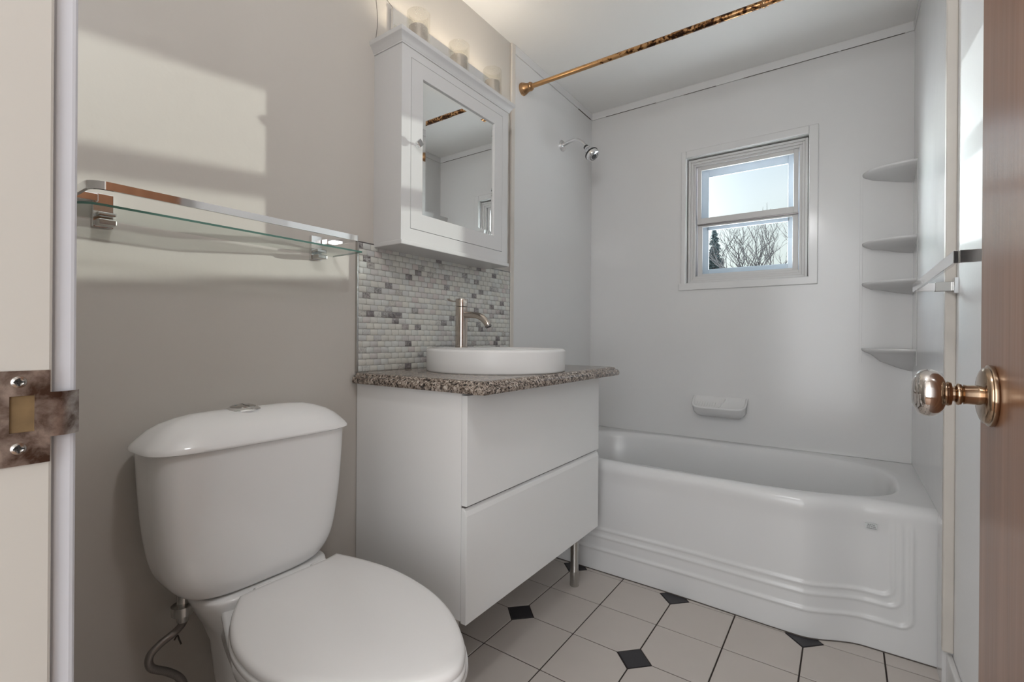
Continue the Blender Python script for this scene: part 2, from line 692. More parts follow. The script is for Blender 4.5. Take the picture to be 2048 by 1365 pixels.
def clip(pts):
    """clip a polygon to the room's floor rectangle"""
    def half(ps, f, inter):
        out = []
        for a, b in zip(ps, ps[1:] + ps[:1]):
            ia, ib = f(a), f(b)
            if ia:
                out.append(a)
            if ia != ib:
                out.append(inter(a, b))
        return out
    for ax, v, sg in ((0, XW, 1), (0, XR, -1), (1, YF, 1), (1, YB, -1)):
        if not pts:
            return []
        pts = half(pts, lambda p: sg * (p[ax] - v) > 0, lambda a, b: a + (b - a) * ((v - a[ax]) / (b[ax] - a[ax])))
    return pts


def slab(bm, pts, mi):
    c = sum(pts, Vector((0, 0))) / len(pts)
    ins = [p + (c - p).normalized() * 0.0012 for p in pts]
    lo = [bm.verts.new((p.x, p.y, -0.003)) for p in pts]
    md = [bm.verts.new((p.x, p.y, -0.0010)) for p in pts]
    hi = [bm.verts.new((p.x, p.y, 0)) for p in ins]
    n = len(pts)
    for a, b in ((lo, md), (md, hi)):
        for i in range(n):
            bm.faces.new((a[i], a[(i + 1) % n], b[(i + 1) % n], b[i])).material_index = mi
    bm.faces.new(hi).material_index = mi


build_floor()
struct(bx('ceiling', (XW - 0.1, XR + 0.1, -0.05, YB + 0.1, ZC, ZC + 0.1), M['ceiling']))
wall_left = struct(bx('wall_left', (XW - 0.1, XW, -0.03, YB + 0.1, -0.06, ZC), M['wall']))
struct(bx('wall_right', (XR, XR + 0.1, -0.03, YB + 0.1, -0.06, ZC), M['wall_white']))
WX0, WX1, WZ0, WZ1 = -0.703, -0.142, 1.300, 1.972   # window opening
bm = B()
box(bm, XW, WX0, YB, YB + 0.13, -0.06, ZC)
box(bm, WX1, XR, YB, YB + 0.13, -0.06, ZC)
box(bm, WX0, WX1, YB, YB + 0.13, -0.06, WZ0)
box(bm, WX0, WX1, YB, YB + 0.13, WZ1, ZC)
struct(obj('wall_back', bm, M['wall_white']))
JX0, JX1 = -0.47, 0.166                              # doorway between the jambs
bm = B()
box(bm, XW, JX0 - 0.02, -0.03, YF, -0.06, ZC)
box(bm, JX1 + 0.02, XR, -0.03, YF, -0.06, ZC)
box(bm, JX0 - 0.02, JX1 + 0.02, -0.03, YF, 2.06, ZC)
struct(obj('wall_front', bm, M['wall']))

# the hallway behind the doorway
struct(bx('floor_hall', (-1.4, 2.1, -2.1, YF - 0.01, -0.06, 0.0), M['hallfloor']))
struct(bx('ceiling_hall', (-1.4, 2.1, -2.1, -0.05, ZC, ZC + 0.1), M['ceiling']))
struct(bx('wall_hall_left', (-1.5, -1.4, -2.1, -0.03, -0.06, ZC), M['hall']))
struct(bx('wall_hall_right', (2.1, 2.2, -2.1, -0.03, -0.06, ZC), M['hall']))
struct(bx('wall_hall_back', (-1.5, 2.2, -2.2, -2.1, -0.06, ZC), M['hall']))
bm = B()
box(bm, -1.4, XW - 0.1, -0.03, 0.07, -0.06, ZC)
box(bm, XR + 0.1, 2.1, -0.03, 0.07, -0.06, ZC)
struct(obj('wall_hall_front', bm, M['hall']))

# door jamb with its casing and strike plate
jamb = struct(obj('trim_1', (lambda b: (box(b, JX0 - 0.02, JX0, -0.03, YF, 0, 2.06), b)[1])(B()), M['jamb'], bevel=0.002))
cas = B()
box(cas, JX0 - 0.07, JX0 - 0.005, YF, YF + 0.0145, 0, 2.10)
obj('casing', cas, M['jamb_edge_lit'], jamb, bevel=0.004, seg=3)


def strike():
    # the plate is in the y-z plane on the jamb face (x = JX0)
    z0, z1 = 0.9085, 0.9745
    y1 = 0.0885
    bm = B()
    x = JX0 + 0.0014
    # plate with a rectangular hole, four slabs round it
    hy0, hy1, hz0, hz1 = 0.0680, 0.0805, 0.9315, 0.957
    ys, ye = 0.044, y1
    for d in ((ys, hy0, z0, z1), (hy1, ye, z0, z1), (hy0, hy1, z0, hz0), (hy0, hy1, hz1, z1)):
        box(bm, JX0 + 0.0002, x, d[0], d[1], d[2], d[3])
    pl = obj('strike_plate', bm, M['strike'], jamb, label='worn brown metal strike plate')
    # lip that curls round the edge of the jamb
    bm = B()
    sec = [(x, y1 - 0.001), (x + 0.0002, y1 + 0.004), (x - 0.0005, y1 + 0.009), (x - 0.003, y1 + 0.0135), (x - 0.007, y1 + 0.0172)]
    inn = [(a - 0.0012, b - 0.0002) for a, b in sec]
    top, bot = 0.9585, 0.9265
    rs = []
    for (a, b), (c, d) in zip(sec, inn):
        rs.append([(a, b, bot), (a, b, top), (c, d, top), (c, d, bot)])
    rings(bm, rs)
    obj('strike_lip', bm, M['strike'], jamb, smooth=True)
    # mortise behind the hole
    bx('mortise', (JX0 - 0.012, JX0 + 0.0003, hy0, hy1, hz0, hz1), M['raw_wood'], jamb)
    for zz in (0.9668, 0.9205):
        bm = B()
        lathe(bm, (x - 0.0005, 0.0725, zz), (1, 0, 0), [(0, 0.0043), (0.0012, 0.004), (0.0018, 0.0025), (0.0011, 0.0012)], 20)
        s_ = obj('screw', bm, M['chrome_dull'], jamb, smooth=True)
        bm = B()
        box(bm, x + 0.0010, x + 0.0019, 0.0725 - 0.0028, 0.0725 + 0.0028, zz - 0.0005, zz + 0.0005)
        box(bm, x + 0.0010, x + 0.00195, 0.0725 - 0.0005, 0.0725 + 0.0005, zz - 0.0028, zz + 0.0028)
        obj('screw_slot', bm, M['rubber'], s_)


strike()
rj = struct(bx('trim_2', (JX1, JX1 + 0.02, -0.03, YF, 0, 2.06), M['jamb'], bevel=0.002))
struct(bx('trim_3', (JX0 - 0.02, JX1 + 0.02, -0.03, YF, 2.04, 2.06), M['jamb']))

# the open door
DX0, DX1, DY0, DY1 = 0.127, 0.162, 0.100, 0.745
door = struct(bx('door_1', (DX0, DX1, DY0, DY1, 0.012, 2.03), M['door'], bevel=0.0015))


def knob():
    c = (DX0, 0.690, 0.943)
    bm = B()
    lathe(bm, c, (-1, 0, 0), [(0.0002, 0.0318), (0.002, 0.0325), (0.004, 0.0320), (0.0045, 0.0298), (0.0075, 0.0290), (0.009, 0.0265),
                              (0.0105, 0.022), (0.0112, 0.012)], 48)
    obj('door_rose', bm, M['antique'], door, smooth=True, angle=50)
    bm = B()
    lathe(bm, c, (-1, 0, 0), [(0.0105, 0.0105), (0.020, 0.0100), (0.0225, 0.0105), (0.0235, 0.0085), (0.0245, 0.0110), (0.0268, 0.0118),
                              (0.0285, 0.0110), (0.0298, 0.0080), (0.0315, 0.0080), (0.0325, 0.0125), (0.0350, 0.0135), (0.0372, 0.0120)], 72)
    obj('knob_neck', bm, M['antique'], door, smooth=True, angle=50)
    bm = B()
    lathe(bm, c, (-1, 0, 0), [(0.0365, 0.0100), (0.0372, 0.0150), (0.0400, 0.0205), (0.0440, 0.0240), (0.0490, 0.0258), (0.0540, 0.0258), (0.0585, 0.0240),
                              (0.0612, 0.0212), (0.0618, 0.0196), (0.0616, 0.0184), (0.0622, 0.0180), (0.0645, 0.0130), (0.0655, 0.0)], 96)
    obj('knob', bm, M['knob_chrome'], door, smooth=True, angle=60, label='worn polished round door knob')
    # latch face on the door edge
    bx('latch_plate', (DX0 + 0.006, DX1 - 0.006, DY1 - 0.001, DY1 + 0.0012, 0.915, 0.970), M['antique'], door)


knob()


# ------------------------------------------------------------------ window
win = bpy.data.objects.new('window_1', None)
C.objects.link(win)
win.location = (-0.4225, YB, WZ0)
win['kind'] = 'structure'


def frame4(bm, x0, x1, z0, z1, y0, y1, w, wt=None, wb=None):
    wt = w if wt is None else wt
    wb = w if wb is None else wb
    box(bm, x0, x0 + w, y0, y1, z0, z1)
    box(bm, x1 - w, x1, y0, y1, z0, z1)
    box(bm, x0 + w, x1 - w, y0, y1, z1 - wt, z1)
    box(bm, x0 + w, x1 - w, y0, y1, z0, z0 + wb)


bm = B()
frame4(bm, WX0 + 0.006, WX1 - 0.004, WZ0 + 0.002, WZ1 - 0.008, YB + 0.012, YB + 0.10, 0.012)
frame4(bm, WX0 + 0.018, WX1 - 0.016, WZ0 + 0.014, WZ1 - 0.020, YB + 0.017, YB + 0.10, 0.012)
frame4(bm, WX0 + 0.030, WX1 - 0.028, WZ0 + 0.026, WZ1 - 0.032, YB + 0.024, YB + 0.10, 0.012)
obj('window_frame', bm, M['winframe'], win, bevel=0.0015)
bm = B()
frame4(bm, WX0, WX1, WZ0, WZ1, YB + 0.030, YB + 0.034, 0.010)
obj('frame_gap', bm, M['gap'], win)
GX0, GX1 = -0.656, -0.187
ZM = 1.632
bm = B()
frame4(bm, GX0, GX1, ZM - 0.012, 1.930, YB + 0.036, YB + 0.048, 0.020, 0.022, 0.030)
obj('upper_sash', bm, M['winframe'], win, bevel=0.0015)
bm = B()
frame4(bm, GX0, GX1, 1.326, ZM - 0.015, YB + 0.050, YB + 0.062, 0.024, 0.012, 0.026)
obj('lower_sash', bm, M['winframe'], win, bevel=0.0015)
bx('meeting_gap', (GX0, GX1, YB + 0.040, YB + 0.066, ZM - 0.018, ZM - 0.011), M['dark_metal'], win)
bm = B()
frame4(bm, GX0 - 0.004, GX1 + 0.004, 1.335, 1.940, YB + 0.088, YB + 0.097, 0.052, 0.060, 0.046)
box(bm, GX0 + 0.04, GX1 - 0.04, YB + 0.088, YB + 0.097, 1.592, 1.658)
obj('storm_frame', bm, M['storm'], win, bevel=0.002, label='pale blue storm window frame outside the sashes')
bx('upper_pane', (GX0 + 0.018, GX1 - 0.018, YB + 0.044, YB + 0.047, ZM + 0.010, 1.912), M['pane'], win)
bx('lower_pane', (GX0 + 0.020, GX1 - 0.020, YB + 0.058, YB + 0.061, 1.346, ZM - 0.022), M['pane'], win)


# ------------------------------------------------------------------ tub surround (wall liner) with moulded shelves and soap dish
sur = thing('tub_surround', (-0.51, YB, 0.48), 'glossy white acrylic wall surround above the bathtub with moulded shelves', 'tub surround')
YS = 1.80
bx('left_panel', (XW, LX, YS + 0.004, BY, 0.476, 2.3192), M['acrylic'], sur, bevel=0.001)
bm = B()
box(bm, LX, WX0 - 0.003, BY, YB, 0.476, 2.3192)
box(bm, WX1 + 0.003, RX, BY, YB, 0.476, 2.3192)
box(bm, WX0 - 0.003, WX1 + 0.003, BY, YB, 0.476, WZ0 - 0.003)
box(bm, WX0 - 0.003, WX1 + 0.003, BY, YB, WZ1 + 0.003, 2.3192)
obj('back_panel', bm, M['acrylic'], sur)
bx('right_panel', (RX, XR, 1.838, BY, 0.476, 2.3192), M['acrylic'], sur, bevel=0.001)
bx('panel_return', (RX, XR, 1.838, 1.924, 0.0, 0.476), M['acrylic'], sur)
# strips where the liner meets the ceiling
bx('left_cove_trim', (XW, LX + 0.004, YS + 0.004, BY - 0.004, 2.320, ZC), M['acrylic'], sur, bevel=0.001)
bx('back_cove_trim', (XW, XR, BY - 0.004, YB, 2.320, ZC), M['acrylic'], sur, bevel=0.001)
bx('right_cove_trim', (RX - 0.004, XR, 1.838, BY - 0.004, 2.320, ZC), M['acrylic'], sur, bevel=0.001)
for a, b_ in ((-1.17, -0.87), (-0.72, -0.555), (-0.425, -0.03), (-0.02, 0.205)):
    bx('caulk_gap', (a, b_, BY - 0.0047, BY - 0.002, 2.3182, 2.3200), M['gap'], sur)
bx('caulk_gap', (LX, LX + 0.0045, 2.44, 2.60, 2.3182, 2.3202), M['gap'], sur)
bx('caulk_gap', (RX - 0.0045, RX, 1.95, 2.34, 2.3182, 2.3200), M['gap'], sur)
# corner strips at the edge of the alcove
bx('left_edge_strip', (XW, LX + 0.003, YS - 0.024, YS + 0.004, 0.889, ZC), M['caulk'], sur, bevel=0.003)
bx('right_edge_strip', (RX - 0.002, XR, 1.818, 1.838, 0.11, ZC), M['caulk'], sur, bevel=0.004, seg=3)
# raised border round the window
bm = B()
ex0, ex1, ez0, ez1 = -0.728, -0.103, 1.262, 2.010
for (a, b_, c_, d_) in ((ex0, WX0, ez0 + 0.03, ez1), (WX1, ex1, ez0 + 0.03, ez1), (WX0, WX1, WZ1, ez1), (ex0 - 0.012, ex1, ez0, WZ0)):
    box(bm, a, b_, BY - 0.008, BY, c_, d_)
obj('window_border', bm, M['acrylic'], sur, bevel=0.004, seg=3)


def soap_dish():
    bm = B()
    n = 48
    cx = -0.524

    def tilt(d):
        return 0.702 - 0.052 * d / 0.077

    def ring(hw, dm, off=None, z=None, e=6):
        out = []
        for i in range(n + 1):
            t = PI * i / n
            c, s_ = math.cos(t), math.sin(t)
            d = dm * abs(s_) ** (2 / e)
            out.append((cx + hw * math.copysign(abs(c) ** (2 / e), c), BY - d, tilt(d) + off if z is None else z))
        return out
    rs = [ring(0.088, 0.004, z=0.596), ring(0.100, 0.030, z=0.600), ring(0.114, 0.055, z=0.612), ring(0.124, 0.068, z=0.628), ring(0.1285, 0.0745, off=-0.010),
          ring(0.1310, 0.0770, off=-0.004), ring(0.1310, 0.0770, off=-0.001), ring(0.1295, 0.0755, off=0.001), ring(0.1250, 0.0715, off=0.0012), ring(0.1225, 0.0690, off=-0.001),
          ring(0.1200, 0.0665, off=-0.0048), ring(0.1190, 0.0640, off=-0.0055), ring(0.1190, 0.035, off=-0.0055), ring(0.1190, 0.012, off=-0.0055), ring(0.1190, 0.008, off=-0.001), ring(0.1190, 0.001, off=0.001)]
    rings(bm, rs, False, False, closed=False)

    def ridge(xa, xb, w, d0, d1, h):
        """low bar on the sloping tray from (xa, d0) to (xb, d1)"""
        r = []
        for x, d in ((xa, d0), (xb, d1)):
            zz = tilt(d) - 0.0062
            r.append([(x - w, BY - d, zz), (x - w * 0.6, BY - d, zz + h), (x + w * 0.6, BY - d, zz + h), (x + w, BY - d, zz)])
        rings(bm, r)
    ridge(cx + 0.006, cx + 0.026, 0.0045, 0.066, 0.009, 0.0075)
    for k in range(8):
        x = cx - 0.104 + k * 0.0125
        ridge(x, x, 0.0022, 0.058, 0.034, 0.0038)
    bmesh.ops.remove_doubles(bm, verts=bm.verts, dist=1e-5)
    obj('soap_dish', bm, M['acrylic'], sur, smooth=True, angle=50, label='moulded soap dish with ribbed tray')


soap_dish()


def corner_shelf(z, hang):
    bm = B()
    n = 24
    rx, ry = RX - 0.062, 0.135
    def ring(fx, fy, zz):
        return [(RX - rx * fx * math.sin(PI / 2 * i / n) ** 0.9, BY - ry * fy * math.cos(PI / 2 * i / n) ** 0.9, zz) for i in range(n + 1)]
    prof = [(1.0, 0.99, z), (1.0, 1.0, z - 0.004), (0.99, 0.98, z - 0.010), (0.92, 0.86, z - 0.018), (0.80, 0.70, z - 0.028), (0.62, 0.5, z - 0.6 * hang), (0.30, 0.2, z - 0.85 * hang), (0.04, 0.04, z - hang)]
    vr = rings(bm, [ring(*p) for p in prof], False, False, closed=False)
    c0 = bm.verts.new((RX, BY, z))
    for i in range(n):
        bm.faces.new((c0, vr[0][i + 1], vr[0][i]))
    return obj('corner_shelf', bm, M['acrylic'], sur, smooth=True, angle=60)


for z, h in ((1.735, 0.06), (1.428, 0.055), (1.252, 0.055), (0.965, 0.095)):
    corner_shelf(z, h)
# raised column the shelves sit in
bm = B()
box(bm, 0.054, 0.064, BY - 0.0016, BY, 0.90, 1.75)
box(bm, RX - 0.0016, RX, BY - 0.150, BY - 0.142, 0.90, 1.75)
obj('shelf_column_bead', bm, M['acrylic'], sur, bevel=0.0008, seg=3)


# ------------------------------------------------------------------ bathtub
def bathtub():
    tub = thing('bathtub', (-0.51, 2.2, 0), 'white built-in bathtub with three ridges moulded along its apron', 'bathtub')
    x0, x1, yb = XW + 0.0005, XR - 0.0005, YB - 0.0005
    H = 0.475

    def front(x):
        return 1.881 - 0.014 * smoothstep(-0.60, -0.12, x) + 0.062 * smoothstep(-0.12, 0.06, x)
    # perimeter, as parameter list: front edge (left to right), right side, back, left
    NF, NS, NB = 300, 30, 60
    per = []
    for i in range(NF):
        per.append(('f', x0 + (x1 - x0) * i / NF))
    for i in range(NS):
        per.append(('r', i / NS))
    for i in range(NB):
        per.append(('b', i / NB))
    for i in range(NS):
        per.append(('l', i / NS))

    def outer(p, inset, z, disp=None):
        k, v = p
        xa, xb, ybk = x0 + inset * 0.05, x1 - inset * 0.05, yb
        if k == 'f':
            y = front(v) + inset
            if disp:
                y -= disp(v, z)
            return Vector((v, y, z))
        yf = front(x1) + inset
        if k == 'r':
            return Vector((x1, yf + (ybk - yf) * v, z))
        if k == 'b':
            return Vector((x1 + (x0 - x1) * v, ybk, z))
        yf = front(x0) + inset
        return Vector((x0, ybk + (yf - ybk) * v, z))

    def ridge(x, z):
        # signed distance to nested rounded L outlines, open to the left and the top
        d = 0.0
        for xr, zb, amp in ((0.132, 0.180, 0.0045), (0.150, 0.150, 0.0045), (0.177, 0.095, 0.0055)):
            r = 0.03
            px, pz = x - (xr - r), (zb + r) - z
            if px > 0 and pz > 0:
                dd = math.hypot(px, pz) - r
            else:
                dd = max(px, pz) - r
            fade = smoothstep(0.44, 0.38, z)
            d += amp * math.exp(-(dd / 0.0055) ** 2) * fade
            # the panel inside the innermost line sits slightly back
            d -= 0.0018 * smoothstep(0.004, -0.004, dd) * fade
        return d
    bm = B()
    rs = []
    z = 0.0
    zs = []
    while z < 0.436:
        zs.append(z)
        z += 0.0042
    for z in zs:
        rs.append([outer(p, 0.0 + 0.006 * (z / 0.43), z, ridge) for p in per])
    for k in range(1, 9):
        a = PI / 2 * k / 8
        rs.append([outer(p, 0.006 + 0.036 * (1 - math.cos(a)), 0.436 + 0.039 * math.sin(a), None) for p in per])
    # inner cavity: superellipse points in the same angular order
    base = rs[-1]
    cx, cy = -0.52, 2.245

    def inner(rx, ry, e, z, cxx=cx, cyy=cy):
        out = []
        for q in base:
            t = math.atan2((q.y - cyy) / 0.36, (q.x - cxx) / 0.75)
            c, s = math.cos(t), math.sin(t)
            k = (abs(c) ** e + abs(s) ** e) ** (-1 / e)
            out.append(Vector((cxx + rx * c * k, cyy + ry * s * k, z)))
        return out
    rim = inner(0.688, 0.335, 3.2, H)
    for t in (0.35, 0.75):
        rs.append([a.lerp(b, t) for a, b in zip(base, rim)])
    for rx, ry, z in ((0.688, 0.335, H), (0.683, 0.330, H - 0.0015), (0.677, 0.324, H - 0.006), (0.672, 0.319, H - 0.013), (0.664, 0.312, H - 0.03), (0.650, 0.300, H - 0.09),
                      (0.630, 0.285, H - 0.18), (0.600, 0.268, H - 0.28), (0.575, 0.245, H - 0.33), (0.530, 0.21, H - 0.352),
                      (0.40, 0.15, H - 0.358), (0.1, 0.04, H - 0.36)):
        rs.append(inner(rx, ry, 3.2, z))
    rings(bm, rs, cap0=False, cap1=True)
    obj('tub_body', bm, M['tub'], tub, smooth=True, angle=70)
    # maker's sticker, lettered
    yy = front(0.075) - 0.0008
    st = bx('sticker', (0.060, 0.091, yy + 0.0018, yy + 0.0026 + 0.004, 0.387, 0.404), M['sticker'], tub, label='small printed maker sticker')
    for txt, zz, sz in (('BATH', 0.3975, 0.0068), ('FITTER', 0.3915, 0.0068)):
        cu = bpy.data.curves.new('lettering', 'FONT')
        cu.body = txt
        cu.size = sz
        cu.align_x = 'CENTER'
        cu.space_character = 1.15
        tmp = bpy.data.objects.new('tmp', cu)
        C.objects.link(tmp)
        bpy.context.view_layer.update()
        me = bpy.data.meshes.new_from_object(tmp)
        bpy.data.objects.remove(tmp)
        me.transform(Matrix.Translation((0.0755, yy + 0.0014, zz)) @ Matrix.Rotation(PI / 2, 4, 'X'))
        me.materials.append(M['ink'])
        o = bpy.data.objects.new('lettering', me)
        C.objects.link(o)
        o.parent = st
    o = bx('underline', (0.063, 0.089, yy + 0.0012, yy + 0.0018, 0.3885, 0.3894), M['ink'], st)
    # dark line along the foot of the apron
    bm = B()
    pts = [Vector((x0 + (x1 - x0) * i / 80, front(x0 + (x1 - x0) * i / 80) - 0.001, 0.001)) for i in range(81)]
    tube(bm, pts, 0.0022, 6)
    obj('floor_gap', bm, M['gap'], tub, smooth=True)


bathtub()

# ------------------------------------------------------------------ baseboard at the right wall
struct(bx('baseboard_right', (XR - 0.014, XR, 0.80, 1.862, 0, 0.100), M['trim'], bevel=0.005, seg=3))


# ------------------------------------------------------------------ shower head, rod
def shower():
    t = thing('wall_shower', (LX, 2.25, 2.043), 'chrome shower head on a bent arm from the left alcove wall', 'shower')
    c = Vector((LX, 2.25, 2.043))
    bm = B()
    lathe(bm, c, (1, 0, 0), [(0, 0.030), (0.004, 0.030), (0.009, 0.026), (0.012, 0.014)], 36)
    obj('wall_flange', bm, M['chrome'], t, smooth=True)
    bm = B()
    path = catmull([c + Vector((0.006, 0, 0)), c + Vector((0.05, 0, 0.012)), c + Vector((0.09, 0, 0.012)), c + Vector((0.120, 0, -0.008)), c + Vector((0.147, 0, -0.040))], 8)
    tube(bm, path, 0.0095, 20)
    obj('shower_arm', bm, M['chrome'], t, smooth=True)
    p = c + Vector((0.143, 0, -0.036))
    ax = Vector((0.62, -0.12, -0.77)).normalized()
    bm = B()
    lathe(bm, p, ax, [(0, 0.011), (0.002, 0.0135), (0.016, 0.0135), (0.018, 0.011)], 28)
    obj('swivel_nut', bm, M['rubber'], t, smooth=True)
    bm = B()
    lathe(bm, p, ax, [(0.012, 0.013), (0.018, 0.0165), (0.024, 0.0165), (0.028, 0.019), (0.040, 0.028), (0.052, 0.033), (0.060, 0.0345)], 40)
    h = obj('head_shell', bm, M['chrome'], t, smooth=True)
    bm = B()
    lathe(bm, p, ax, [(0.058, 0.0350), (0.060, 0.0368), (0.066, 0.0368), (0.068, 0.0350)], 40)
    obj('rubber_ring', bm, M['rubber'], t, smooth=True)
    bm = B()
    lathe(bm, p, ax, [(0.066, 0.0350), (0.078, 0.0345), (0.084, 0.031), (0.086, 0.026), (0.0865, 0.0)], 40)
    f = obj('spray_face', bm, M['chrome'], t, smooth=True)
    bm = B()
    lathe(bm, p, ax, [(0.0860, 0.0150), (0.0880, 0.0145), (0.0882, 0.0)], 30)
    x, y, a = frame_of(ax)
    for k in range(20):
        an = 2 * PI * k / 20
        q = p + (x * math.cos(an) + y * math.sin(an)) * 0.0215
        lathe(bm, q, ax, [(0.0850, 0.0019), (0.0878, 0.0017)], 8)
    obj('nozzle', bm, M['rubber'], f, smooth=True)


shower()


def rod():
    t = thing('shower_curtain_rod', (-0.5, 1.865, 2.182), 'tarnished bronze shower curtain rod under the ceiling', 'curtain rod')
    y, z = 1.865, 2.182
    bm = B()
    tube(bm, [(LX + 0.02 + (0.70) * i / 10, y, z) for i in range(11)], 0.0108, 24)
    obj('rod_tube', bm, M['rod'], t, smooth=True)
    bm = B()
    tube(bm, [(-0.30 + (RX - 0.02 + 0.30) * i / 10, y, z) for i in range(11)], 0.0108, 24)
    obj('rod_tube', bm, M['rod'], t, smooth=True)
    bm = B()
    tube(bm, [(-0.56 + 0.335 * i / 10, y, z) for i in range(11)], 0.0122, 24)
    obj('rod_sleeve', bm, M['rod'], t, smooth=True)
    bm = B()
    lathe(bm, (-0.245, y, z), (1, 0, 0), [(0, 0.0125), (0.003, 0.0140), (0.008, 0.0140), (0.012, 0.0125)], 24)
    obj('rod_collar', bm, M['bronze'], t, smooth=True)
    for sx, xx in ((1, LX), (-1, RX)):
        bm = B()
        lathe(bm, (xx, y, z), (sx, 0, 0), [(0, 0.0290), (0.004, 0.0295), (0.006, 0.0275), (0.010, 0.0280), (0.013, 0.0255), (0.017, 0.0258),
                                            (0.020, 0.0235), (0.034, 0.0195), (0.042, 0.0185), (0.044, 0.0200), (0.049, 0.0200), (0.051, 0.0180), (0.056, 0.0165), (0.058, 0.0125)], 40)
        obj('rod_flange', bm, M['bronze'], t, smooth=True, angle=40)


rod()


# ------------------------------------------------------------------ mosaic backsplash
def mosaic():
    t = thing('mosaic_backsplash', (XW, 1.36, 0.89), 'grey and white marble brick mosaic panel on the wall behind the basin', 'backsplash')
    y0, y1, z0, z1 = 0.948, 1.772, 0.888, 1.300
    bx('mortar_bed', (XW, XW + 0.0078, y0, y1, z0, z1), M['mortar'], t)
    bm = B()
    lay = bm.loops.layers.color.new('tone')
    pw, ph = 0.0300, 0.0196
    rnd = random.Random(11)
    nrow = int((z1 - z0) / ph)
    ph = (z1 - z0) / nrow
    for r in range(nrow):
        zz = z0 + r * ph
        off = 0 if r % 2 else -pw / 2
        y = y0 + off
        while y < y1:
            a, b = max(y + 0.0006, y0 + 0.0006), min(y + pw - 0.0006, y1 - 0.0005)
            y += pw
            if b - a < 0.004:
                continue
            q = rnd.random()
            tone = q * 0.62 if q < 0.80 else (0.66 + rnd.random() * 0.2 if q < 0.93 else 0.86 + rnd.random() * 0.14)
            seed = rnd.random()
            c0, c1 = zz + 0.0006, zz + ph - 0.0006
            bev = 0.0010
            lo = [(XW + 0.004, a, c0), (XW + 0.004, b, c0), (XW + 0.004, b, c1), (XW + 0.004, a, c1)]
            md = [(XW + 0.0084, p[1], p[2]) for p in lo]
            m2 = [(XW + 0.0092, p[1] + (bev * 0.45 if p[1] == a else -bev * 0.45), p[2] + (bev * 0.45 if p[2] == c0 else -bev * 0.45)) for p in lo]
            hi = [(XW + 0.0098, p[1] + (bev * 1.6 if p[1] == a else -bev * 1.6), p[2] + (bev * 1.6 if p[2] == c0 else -bev * 1.6)) for p in lo]
            before = len(bm.faces)
            rings(bm, [lo, md, m2, hi], cap0=False)
            bm.faces.ensure_lookup_table()
            for f in bm.faces[before:]:
                f.smooth = True
                for lp in f.loops:
                    lp[lay] = (tone, seed, 0.5, 1)
    o = obj('mosaic_tiles', bm, M['marble'], t, smooth=True, angle=80)
    bx('edge_trim', (XW, XW + 0.009, y0 - 0.007, y0 - 0.001, z0, 1.300), M['chrome_dull'], t)
    bx('edge_trim', (XW, XW + 0.009, y1 + 0.0005, y1 + 0.004, z0, 1.300), M['chrome_dull'], t)
    bx('top_trim', (XW, XW + 0.008, y0 - 0.007, y1 + 0.003, 1.300, 1.3035), M['dark_metal'], t)


mosaic()


# ------------------------------------------------------------------ vanity, countertop, basin, faucet
VX, VY0, VY1, VZ0, VZ1 = -0.828, 0.948, 1.758, 0.248, 0.853


def vanity():
    t = thing('vanity_cabinet', (-1.04, 1.35, 0), 'white vanity cabinet with two gloss drawers below the granite top', 'cabinet')
    bm = B()
    box(bm, XW + 0.003, VX, VY0, VY1, VZ0, VZ1)
    obj('cabinet_body', bm, M['side_white'], t, bevel=0.001)
    mid = 0.553
    for nm, z0, z1, dx in (('upper', mid + 0.002, VZ1 - 0.006, 0), ('lower', VZ0 - 0.004, mid - 0.004, 0.0)):
        bm = B()
        # front with a bevelled finger lip along its top edge
        xf, xb = VX + 0.0205, VX + 0.002
        sec = [(xb, z0), (xf, z0), (xf, z1 - 0.020), (xf - 0.004, z1 - 0.008), (xf - 0.012, z1), (xb, z1)] if nm == 'lower' else \
              [(xb, z0), (xf, z0), (xf, z1), (xb, z1)]
        rings(bm, [[(a, y, b) for a, b in sec] for y in (VY0 - 0.001, VY1 + 0.001)])
        obj('drawer', bm, M['gloss_white'], t, bevel=0.0012)
    bx('drawer_gap', (VX - 0.001, VX + 0.010, VY0 + 0.004, VY1 - 0.004, mid - 0.006, mid + 0.003), M['dark_metal'], t)
    for x, y in ((-0.889, 1.715), (-0.889, 0.990), (-1.20, 1.715), (-1.20, 0.990)):
        bm = B()
        lathe(bm, (x, y, 0), (0, 0, 1), [(0, 0.0175), (0.001, 0.0182), (0.060, 0.0182), (0.0605, 0.0165), (0.062, 0.0160), (VZ0, 0.0160)], 28)
        obj('leg', bm, M['chrome_dull'], t, smooth=True)


vanity()


def countertop():
    bm = B()
    x0, x1, y0, y1 = XW + 0.0085, -0.735, 0.923, 1.797
    rs = []
    for ins, z in ((0.010, 0.8535), (0.003, 0.8545), (0.0005, 0.860), (0.0, 0.866), (0.002, 0.872), (0.006, 0.8765), (0.0105, 0.8785), (0.0125, 0.8795), (0.0130, 0.882),
                   (0.0150, 0.8845), (0.0200, 0.8865), (0.027, 0.888)):
        r = 0.004
        # the back edge stays against the wall
        rs.append(rrect(x0, x1 - ins, y0 + ins, y1 - ins, r, z, 3))
    rings(bm, rs)
    o = obj('countertop', bm, M['granite'], smooth=True, angle=28)
    tag(o, 'brown speckled granite countertop with stepped edge on the white vanity', 'countertop')


countertop()
BC = Vector((-0.993, 1.318, 0))


